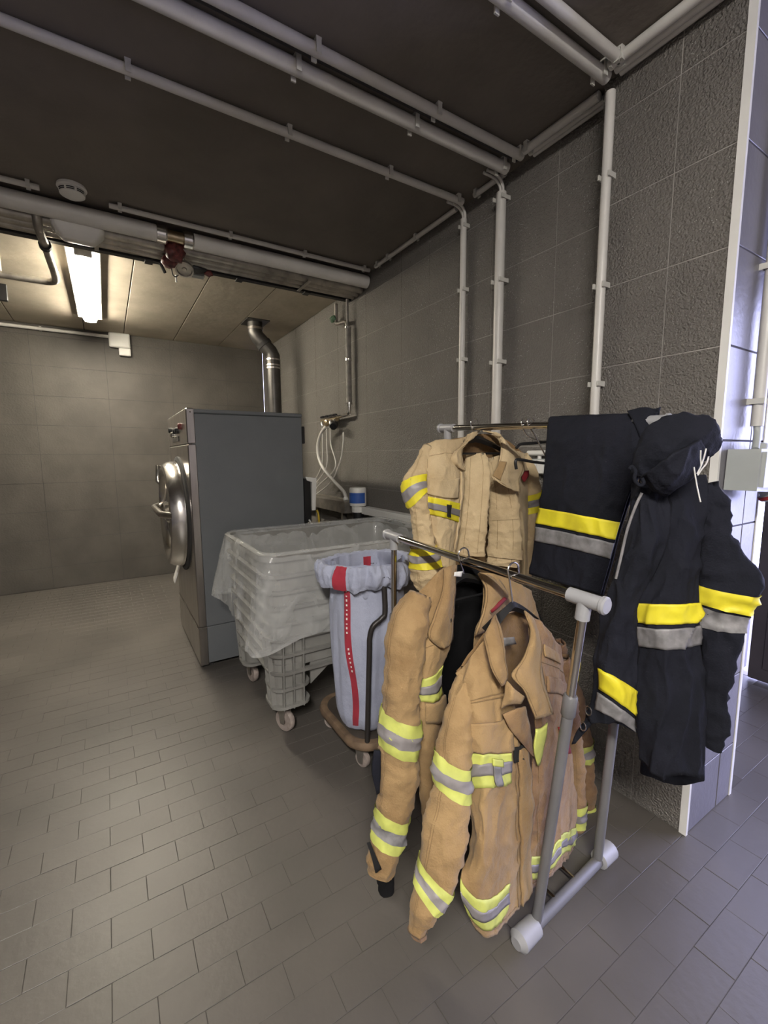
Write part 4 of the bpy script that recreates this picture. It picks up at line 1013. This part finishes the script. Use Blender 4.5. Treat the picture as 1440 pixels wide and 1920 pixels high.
# ================================================================== FIRE JACKET A (front rail, middle)
ja = thing('fire_jacket', 'tan fire jacket with black lining and black knit cuff on the low rail', 'jacket', (1.0, 1.08, .3))
G, T = mk(c6, k6, lambda x, y, d: at(x, y, 'y', 1.075+d))
lin = Sheet(G([[(440, 75, .05), (530, 50, .06), (640, 90, .06), (860, 170, .05)], [(350, 300, .07), (520, 300, .12), (680, 300, .12), (960, 420, .08)],
               [(345, 700, .08), (520, 700, .13), (700, 700, .13), (1000, 700, .10)], [(360, 1250, .06), (520, 1260, .12), (700, 1260, .12), (1010, 1250, .10)]]), seed=31)
lin.build('back_panel', 'lining', ja, back='tan')
la = Sheet(G([[(300, 205, .02), (370, 135, .0), (430, 75, .0), (490, 50, .02)],
              [(320, 330, -.01), (380, 300, -.035), (450, 270, -.04), (497, 230, -.02)],
              [(325, 500, -.025), (370, 480, -.05), (430, 450, -.055), (488, 400, -.035)],
              [(315, 640, -.03), (360, 635, -.055), (400, 615, -.055), (436, 570, -.035)],
              [(308, 760, -.03), (360, 770, -.055), (410, 775, -.055), (458, 750, -.035)],
              [(320, 1000, -.03), (370, 1000, -.055), (410, 1000, -.055), (452, 980, -.035)],
              [(340, 1290, -.02), (370, 1305, -.05), (410, 1315, -.05), (445, 1320, -.03)]]), amp=.009, seed=41)
la.build('front_panel', 'tan', ja, nu=26, nv=46, back='lining')
stripe_s(la, ja, .46, .60, 0, .95)
la.build('pocket_flap', 'tan', ja, .30, 1, .605, .70, 12, 6, .009, .006)
la.build('velcro_patch', 'velcro', ja, .52, .80, .215, .28, 6, 6, .009, .004)
ra = Sheet(G([[(618, 85, .03), (700, 95, .0), (800, 135, .0), (870, 175, .03)], [(640, 170, .0), (720, 190, -.02), (830, 265, -.01), (925, 340, .03)],
              [(625, 300, -.02), (700, 310, -.04), (820, 430, -.02), (990, 490, .04)], [(592, 440, -.02), (680, 460, -.04), (800, 600, -.02), (1030, 650, .05)],
              [(600, 900, -.02), (700, 900, -.04), (820, 900, -.02), (1050, 900, .06)], [(620, 1280, -.01), (720, 1280, -.03), (840, 1280, -.01), (1060, 1250, .06)]]), amp=.008, seed=43)
ra.build('front_panel', 'tan', ja, nu=26, nv=40, back='lining')
stripe_s(ra, ja, .70, .76, 0, 1)
rs = Sheet(G([[(742, 205, -.06), (757, 215, -.06)], [(715, 232, -.075), (722, 250, -.075)], [(676, 272, -.075), (682, 284, -.075)]]), amp=.001, seed=1)
rs.build('red_piping', 'red', ja, nu=3, nv=8, th=.003)
ca_ = Sheet(G([[(448, 70, .0), (480, 55, .0), (512, 50, .02)], [(440, 180, -.04), (475, 190, -.05), (505, 190, -.02)],
               [(400, 300, -.06), (450, 320, -.07), (497, 335, -.04)], [(372, 395, -.06), (430, 405, -.075), (492, 405, -.045)], [(430, 460, -.065), (455, 455, -.075), (478, 440, -.05)]]), amp=.004, seed=45)
ca_.build('collar', 'tan', ja, nu=14, nv=24, th=.007)
ca2 = Sheet(G([[(612, 90, .02), (660, 95, .0), (710, 110, .0)], [(650, 160, -.03), (700, 165, -.04), (760, 190, -.03)], [(640, 270, -.045), (690, 265, -.055), (740, 230, -.04)], [(600, 390, -.05), (640, 380, -.05), (668, 350, -.045)]]), amp=.004, seed=46)
ca2.build('collar', 'tan', ja, nu=14, nv=20, th=.007)
sa = T([(330, 190, 110, .0), (275, 350, 190, -.01), (250, 560, 190, -.02), (232, 760, 185, -.025), (228, 940, 190, -.03), (218, 1110, 185, -.035), (190, 1290, 165, -.04), (158, 1440, 150, -.045), (140, 1540, 130, -.045)], amp=.010, seed=6)
sa.build('sleeve', 'tan', ja)
stripe_t(sa, ja, .385, .505, skew=-.022); stripe_t(sa, ja, .72, .845, skew=-.012, silver='silver_pale')
kc = T([(152, 1520, 100, -.045), (165, 1590, 82, -.045), (168, 1640, 70, -.045)], amp=.004, seed=8)
kc.build('knit_cuff', 'lining', ja, nv=12)
st = Sheet(G([[(72, 1405, -.075), (90, 1400, -.08)], [(95, 1470, -.085), (112, 1455, -.085)], [(115, 1550, -.085), (145, 1530, -.085)]]), amp=.001, seed=2)
st.build('cuff_strap', 'velcro', ja, nu=3, nv=8, th=.003)
ep = Sheet(G([[(112, 960, -.04), (140, 960, -.045)], [(100, 1060, -.04), (140, 1060, -.045)], [(120, 1170, -.04), (135, 1160, -.045)]]), amp=.002, seed=3)
ep.build('elbow_patch', 'navy', ja, nu=4, nv=8, th=.012)
sar = T([(985, 430, 90, -.02), (1050, 650, 110, -.04), (1105, 900, 115, -.06), (1125, 1150, 105, -.07), (1125, 1370, 85, -.07)], amp=.009, seed=9)
sar.build('sleeve', 'tan_old', ja); stripe_t(sar, ja, .50, .585); stripe_t(sar, ja, .82, .93)
sz = Sheet(G([[(498, 85, -.01), (540, 80, -.01)], [(495, 105, -.01), (532, 108, -.01)]]), amp=.001, seed=1)
sz.build('size_tag', 'tag', ja, nu=4, nv=3, th=.001)
for a_ in (40, 47): seam_t(sa, ja, a_, .05, .95)
seam(la, ja, .04, .06, .02, .98); seam(la, ja, .15, 1, .30, .304); seam(la, ja, .3, 1, .62, .624); seam(ca_, ja, .85, .88, .03, .97); seam(ca_, ja, .06, .09, .03, .97)
seam(ca2, ja, .06, .09, .03, .97); seam(ra, ja, .1, 1, .30, .304)
hanger('black hanger inside the black-lined jacket on the low rail', FT.lerp(FTf, .514)+V((0, 0, .025)), (1.012, 1.106, 1.085), .19, (1, 0, 0), .08)

# ================================================================== FIRE JACKET C WITH TROUSERS (back rail)
jc = thing('fire_jacket', 'pale beige fire jacket hanging open over trousers on the high rail', 'jacket', (1.42, 1.46, .8))
G, T = mk(c5, .25, lambda x, y, d: at(x, y, 'y', 1.46+d))
bk = Sheet(G([[(395, 285, .03), (680, 240, .04), (820, 215, .05), (980, 250, .05), (1140, 370, .05)], [(420, 600, .06), (660, 600, .10), (820, 600, .11), (980, 600, .11), (1160, 640, .08)],
              [(450, 900, .06), (660, 900, .10), (820, 900, .11), (980, 900, .11), (1150, 900, .08)], [(490, 1230, .05), (660, 1260, .09), (820, 1260, .10), (980, 1260, .10), (1150, 1250, .08)]]), seed=51)
bk.build('back_panel', 'tan_inside', jc, back='beige')
lc = Sheet(G([[(392, 290, .01), (500, 256, -.005), (600, 258, -.005), (695, 235, .02)],
              [(398, 420, -.02), (480, 410, -.05), (570, 400, -.05), (662, 430, -.03)],
              [(403, 560, -.04), (480, 560, -.07), (580, 562, -.07), (674, 560, -.04)],
              [(410, 700, -.045), (480, 712, -.08), (570, 730, -.08), (662, 750, -.045)],
              [(424, 850, -.045), (490, 862, -.08), (570, 880, -.08), (640, 905, -.045)],
              [(448, 1000, -.04), (500, 1012, -.07), (560, 1035, -.07), (618, 1060, -.045)],
              [(485, 1200, -.03), (520, 1215, -.06), (570, 1225, -.06), (612, 1220, -.04)]]), amp=.007, seed=53)
lc.build('front_panel', 'beige', jc, nu=30, nv=46, back='tan_inside')
stripe_s(lc, jc, .485, .635, 0, .96, skew=.012, lime='yellow')
lc.build('pocket_flap', 'beige', jc, .03, .86, .315, .455, 18, 8, .008, .006, skew=lambda f: .015*math.sin(f*3.1))
lc.build('strap_loop', 'velcro', jc, .57, .66, .52, .62, 4, 6, .012, .006)
lc.build('zip_edge', 'beige', jc, .94, 1.0, .2, .86, 4, 40, .006, .007)
rc = Sheet(G([[(985, 300, .02), (1060, 335, .0), (1150, 365, .03)], [(1000, 480, -.02), (1070, 500, -.03), (1165, 520, .03)], [(1030, 650, -.02), (1090, 700, -.03), (1165, 720, .03)],
              [(1090, 850, .0), (1130, 860, -.01), (1170, 870, .04)], [(1110, 1150, .02), (1140, 1150, .0), (1180, 1150, .04)], [(1110, 1290, .02), (1140, 1290, .0), (1170, 1290, .04)]]), amp=.006, seed=55)
rc.build('front_panel', 'beige', jc, nu=16, nv=36, back='tan_inside')
rl = Sheet(G([[(960, 225, .0), (985, 260, -.02), (1010, 300, .0)], [(958, 340, -.045), (1020, 360, -.06), (1100, 370, -.04)], [(938, 440, -.06), (1020, 450, -.075), (1130, 470, -.05)],
              [(892, 540, -.07), (980, 585, -.085), (1100, 560, -.06)], [(960, 590, -.075), (1040, 630, -.085), (1100, 650, -.07)]]), amp=.005, seed=57)
rl.build('lapel', 'beige', jc, nu=20, nv=24, th=.006)
rl.build('zip_edge', 'tan', jc, .0, .35, .45, .72, 8, 8, .006, .004)
lcl = Sheet(G([[(700, 222, .0), (750, 200, -.01), (805, 188, .02)], [(665, 290, -.03), (710, 275, -.045), (760, 240, -.02)], [(585, 370, -.045), (630, 350, -.06), (675, 320, -.045)],
               [(575, 420, -.05), (630, 415, -.07), (678, 415, -.055)], [(640, 470, -.055), (668, 480, -.065), (694, 492, -.055)]]), amp=.006, seed=59)
lcl.build('collar', 'beige', jc, nu=16, nv=22, th=.007)
rcl = Sheet(G([[(820, 195, .03), (880, 205, .02), (925, 215, .01)], [(900, 225, .03), (945, 230, .0), (965, 245, -.01)], [(950, 300, -.01), (975, 300, -.03), (995, 310, -.02)], [(935, 440, -.05), (960, 420, -.06), (985, 420, -.05)]]), amp=.004, seed=60)
rcl.build('collar', 'beige', jc, nu=12, nv=20, th=.007)
slc = T([(405, 300, 55, .01), (355, 450, 110, -.0), (310, 620, 180, -.01), (348, 770, 150, -.02), (360, 900, 150, -.02), (372, 1010, 160, -.02), (388, 1150, 220, -.02), (392, 1290, 225, -.02), (396, 1378, 120, -.02)], amp=.010, seed=61)
slc.build('sleeve', 'beige', jc)
stripe_t(slc, jc, .195, .32, skew=.035, lime='yellow'); stripe_t(slc, jc, .665, .80, skew=.0, lime='yellow')
src = T([(1135, 365, 55, .03), (1180, 540, 115, .03), (1195, 690, 130, .03), (1185, 850, 110, .03), (1168, 1000, 105, .03), (1150, 1180, 105, .03), (1140, 1290, 85, .03)], amp=.008, seed=62)
src.build('sleeve', 'beige', jc); stripe_t(src, jc, .30, .46, skew=.02, lime='yellow')
rp = Sheet(G([[(1142, 490, -.035), (1168, 488, -.035)], [(1112, 530, -.04), (1165, 530, -.04)], [(1130, 575, -.04), (1140, 570, -.04)]]), amp=.001, seed=1)
rp.build('red_patch', 'red', jc, nu=4, nv=6, th=.003)
bs = 'beige_seam'
seam(lc, jc, .03, .045, .02, .98, bs); seam(lc, jc, .08, .80, .33, .334, bs); seam(lc, jc, 0, .95, .12, .124, bs); seam(lc, jc, .90, .91, .2, .85, bs)
seam(lcl, jc, .85, .88, .03, .97, bs); seam(lcl, jc, .06, .09, .03, .97, bs); seam(rl, jc, .93, .95, .03, .97, bs); seam(rl, jc, .05, .07, .03, .97, bs); seam(rcl, jc, .85, .9, .03, .97, bs)
for a_ in (60, 66): seam_t(slc, jc, a_, .05, .95, bs)
tr_ = thing('fire_trousers', 'beige fire trousers folded over the hanger inside the pale jacket', 'trousers', (1.5, 1.46, .8))
l1 = T([(770, 365, 150, .02), (775, 480, 195, .0), (765, 700, 200, -.01), (748, 900, 205, -.02), (730, 1060, 215, -.02), (725, 1125, 205, -.02)], amp=.008, seed=63, ratio=.32)
l1.build('trouser_leg', 'beige', tr_); l1.build('hem', 'beige', tr_, .93, .995, nv=6, out=.004, cap=False)
l2 = T([(905, 385, 130, .03), (945, 520, 175, .01), (978, 750, 215, .0), (990, 950, 235, -.01), (985, 1100, 240, -.01), (975, 1205, 220, -.01)], amp=.009, seed=64, ratio=.32)
l2.build('trouser_leg', 'beige', tr_); l2.build('hem', 'beige', tr_, .93, .995, nv=6, out=.004, cap=False)
for T_ in (l1, l2):
    for a_ in (62, 118): seam_t(T_, tr_, a_, .03, .97, bs)
l2.build('cargo_flap', 'beige', tr_, .76, .87, math.radians(25), math.radians(165), 20, 8, .010)
l2.build('knee_patch', 'beige', tr_, .42, .50, math.radians(30), math.radians(150), 18, 6, .006)
hanger('dark brown hanger carrying the pale jacket and its trousers', BT.lerp(BTf, .804)+V((0, 0, .025)), (1.412, 1.475, 1.575), .22, (1, 0, 0), .07)
for k, (lb, pts) in enumerate((('black trouser hanger arm poking out beside the navy trousers, upper one', [(1072, 322), (1080, 312), (1110, 290), (1200, 284), (1310, 274)]),
                               ('black trouser hanger arm poking out beside the navy trousers, lower one', [(1072, 478), (1066, 430), (1075, 408), (1110, 408), (1200, 424), (1320, 436)]))):
    y_ = 1.20
    P = [at(*c5(*q), 'y', y_) for q in pts]; P.append(P[-1]+V((.14, 0, 0)))
    h = thing('clothes_hanger', lb, 'hanger', P[0])
    autosmooth(MB().tube(bez(P, 5), .006, 10).build('arm', 'black', h), 60)
    top = V((1.41, y_-.03*k, BT.lerp(BTf, .50).z+.03))
    autosmooth(MB().tube(bez([top+V((.02, 0, 0)), top+V((.0, 0, .012)), top+V((-.02, 0, -.01)), top+V((.03, 0, -.06)), P[-2]], 5), .003, 8).build('hook', 'steel_bright', h), 60)

# ================================================================== NAVY TROUSERS OVER THE BACK RAIL
nt = thing('navy_trousers', 'navy fire trousers with yellow and grey bands folded over the high rail', 'trousers', (1.38, .9, .9))
G, T = mk(c7, k6, lambda x, y, d: at(x, y, 'x', 1.375+d))
R_ = [[(180, 112, .03), (360, 104, .03), (540, 98, .03), (700, 92, .03)],
      [(172, 180, -.005), (340, 178, -.005), (500, 178, -.005), (655, 215, .0)],
      [(158, 350, -.01), (310, 358, -.015), (455, 372, -.015), (600, 400, .0)],
      [(130, 550, -.01), (260, 572, -.02), (400, 598, -.02), (525, 622, .0)],
      [(105, 710, -.01), (230, 736, -.02), (360, 766, -.02), (480, 797, .0)],
      [(80, 872, -.01), (190, 902, -.02), (310, 938, -.02), (430, 972, .0)]]
fd = Sheet(G(R_), amp=.008, seed=71); fd.build('front_fold', 'navy', nt, nu=30, nv=44, th=.008)
fd.build('yellow_band', 'yellow', nt, .0, 1, .60, .692, 30, 8, .004, .003)
fd.build('grey_band', 'silver_pale', nt, .0, 1, .712, .80, 30, 8, .004, .003)
fb_ = Sheet(G([[(x+4, y-4, d+.005) for x, y, d in R_[0]]]+[[(x+12, y+4, d+.055) for x, y, d in r] for r in R_[1:]]), amp=.006, seed=73)
fb_.build('rear_fold', 'navy', nt, nu=26, nv=36, th=.008)
fr_ = Sheet(G([[(560, 80, .02), (640, 60, .03), (712, 75, .04)], [(600, 150, .0), (660, 95, .02), (718, 105, .05)], [(640, 260, .0), (672, 160, .01), (700, 130, .05)]]), amp=.004, seed=74)
fr_.build('waistband_roll', 'navy', nt, nu=12, nv=12, th=.02)

# ================================================================== NAVY JACKET AT THE RACK END
ne = thing('navy_jacket', 'navy fire jacket with hood and yellow bands hung on the rack end', 'jacket', (1.4, .6, .4))
NE = V((.80, .60, 0))
G, T = mk(c7, k6, lambda x, y, d: atn(x, y, NE, 1.43+d))
eb = Sheet(G([[(660, 420, .02), (740, 400, -.01), (840, 390, -.01), (930, 390, .02)],
              [(735, 560, -.01), (800, 560, -.03), (860, 560, -.03), (926, 560, .01)],
              [(700, 800, -.02), (780, 800, -.045), (850, 800, -.045), (920, 800, .0)],
              [(610, 1012, -.02), (710, 1016, -.055), (820, 1014, -.05), (922, 1010, .0)],
              [(605, 1228, -.02), (710, 1238, -.06), (820, 1238, -.055), (936, 1222, .0)],
              [(606, 1500, -.02), (710, 1510, -.06), (830, 1510, -.05), (946, 1500, .0)],
              [(625, 1770, -.01), (715, 1872, -.05), (815, 1850, -.045), (934, 1862, .0)]]), amp=.014, seed=81)
eb.build('front_panel', 'navy', ne, nu=30, nv=56, th=.008)
eb.build('yellow_band', 'yellow', ne, 0, 1, .502, .578, 30, 8, .005, .004)
eb.build('grey_band', 'silver_pale', ne, 0, 1, .594, .665, 30, 8, .005, .004)
ebk = Sheet(G([[(660, 420, .06), (800, 400, .08), (930, 400, .07)], [(640, 800, .09), (800, 800, .12), (930, 800, .09)], [(620, 1200, .10), (800, 1200, .13), (940, 1200, .09)], [(625, 1840, .08), (800, 1900, .11), (935, 1880, .08)]]), amp=.008, seed=82)
ebk.build('back_panel', 'navy', ne, nu=20, nv=40, th=.008)
el = Sheet(G([[(585, 430, -.0), (640, 430, -.03), (700, 440, -.04), (748, 480, -.02)], [(560, 640, -.02), (625, 640, -.06), (695, 640, -.07), (766, 630, -.04)],
              [(500, 860, -.03), (570, 860, -.07), (640, 850, -.075), (706, 825, -.04)], [(440, 1080, -.03), (500, 1080, -.075), (560, 1075, -.075), (616, 1020, -.04)],
              [(400, 1300, -.03), (460, 1310, -.07), (530, 1330, -.07), (604, 1350, -.04)], [(372, 1500, -.03), (450, 1530, -.07), (520, 1560, -.07), (598, 1610, -.04)],
              [(345, 1600, -.03), (430, 1600, -.06), (510, 1610, -.06), (596, 1640, -.04)]]), amp=.014, seed=83)
el.build('side_panel', 'navy', ne, nu=24, nv=50, th=.012)
el.build('yellow_band', 'yellow', ne, .16, 1, .70, .775, 20, 6, .005, .004, skew=.03)
el.build('grey_band', 'silver_pale', ne, .12, 1, .79, .875, 20, 6, .005, .004, skew=.03)
gp = [atn(*c7(x, y), NE, 1.43-.055) for x, y in ((632, 478), (600, 545), (560, 660), (530, 790), (505, 895))]
autosmooth(MB().tube(bez(gp, 5), .004, 8).build('grey_piping', 'silver_pale', ne), 60)
er = T([(955, 430, 80, .03), (985, 560, 135, .03), (990, 710, 140, .03), (1048, 870, 225, .03), (1035, 1000, 225, .03), (1015, 1100, 170, .03), (1008, 1250, 150, .03), (985, 1450, 110, .03), (985, 1600, 105, .03), (978, 1725, 60, .03)], amp=.013, seed=84, ratio=.5)
er.build('sleeve', 'navy', ne, nv=60)
b = er.build('yellow_band', 'yellow', ne, .395, .485, nv=8, out=.004, cap=False); er.build('grey_band', 'silver_pale', ne, .50, .585, nv=8, out=.004, cap=False)
hd = T([(605, 395, 60, -.06), (660, 320, 140, -.07), (740, 245, 230, -.08), (820, 215, 250, -.07), (890, 230, 230, -.05), (945, 300, 90, -.03)], amp=.010, seed=85, ratio=.55)
hd.build('hood', 'navy', ne, nv=44)
hf = Sheet(G([[(625, 400, -.09), (700, 350, -.14), (810, 280, -.15), (930, 220, -.11)], [(680, 470, -.08), (760, 430, -.13), (870, 340, -.12), (955, 280, -.09)], [(740, 500, -.06), (800, 460, -.09), (880, 400, -.09), (930, 350, -.08)]]), amp=.008, seed=86)
hf.build('hood_flap', 'navy', ne, nu=24, nv=14, th=.01)
for pts in (((885, 352), (892, 400), (905, 470), (917, 522)), ((944, 262), (935, 300), (918, 350), (900, 385)), ((957, 300), (945, 335), (925, 360), (903, 392)), ((918, 270), (917, 310), (920, 345))):
    P = [atn(*c7(*q), NE, 1.43-.135) for q in pts]
    autosmooth(MB().tube(bez(P, 5), .0018, 6).build('drawstring', 'tag', ne), 60)
P = [atn(*c7(*q), NE, 1.43-.10) for q in ((572, 362), (582, 350), (600, 372), (596, 410), (618, 440), (640, 432), (632, 405))]
autosmooth(MB().tube(bez(P, 5), .005, 8).build('hood_cord', 'navy', ne), 60)
for q in ((372, 1538), (345, 1612)):
    p = atn(*c7(*q), NE, 1.43-.06)
    autosmooth(MB().tube([p+V((0, .010*math.cos(a), .014*math.sin(a))) for a in [2*math.pi*k/12 for k in range(13)]], .002, 6).build('zip_ring', 'steel_bright', ne), 60)
zt = Sheet(G([[(345, 1600, -.04), (400, 1590, -.04)], [(310, 1650, -.04), (350, 1650, -.04)], [(290, 1700, -.04), (310, 1695, -.04)]]), amp=.003, seed=3)
zt.build('zip_tail', 'navy', ne, nu=4, nv=8, th=.005)
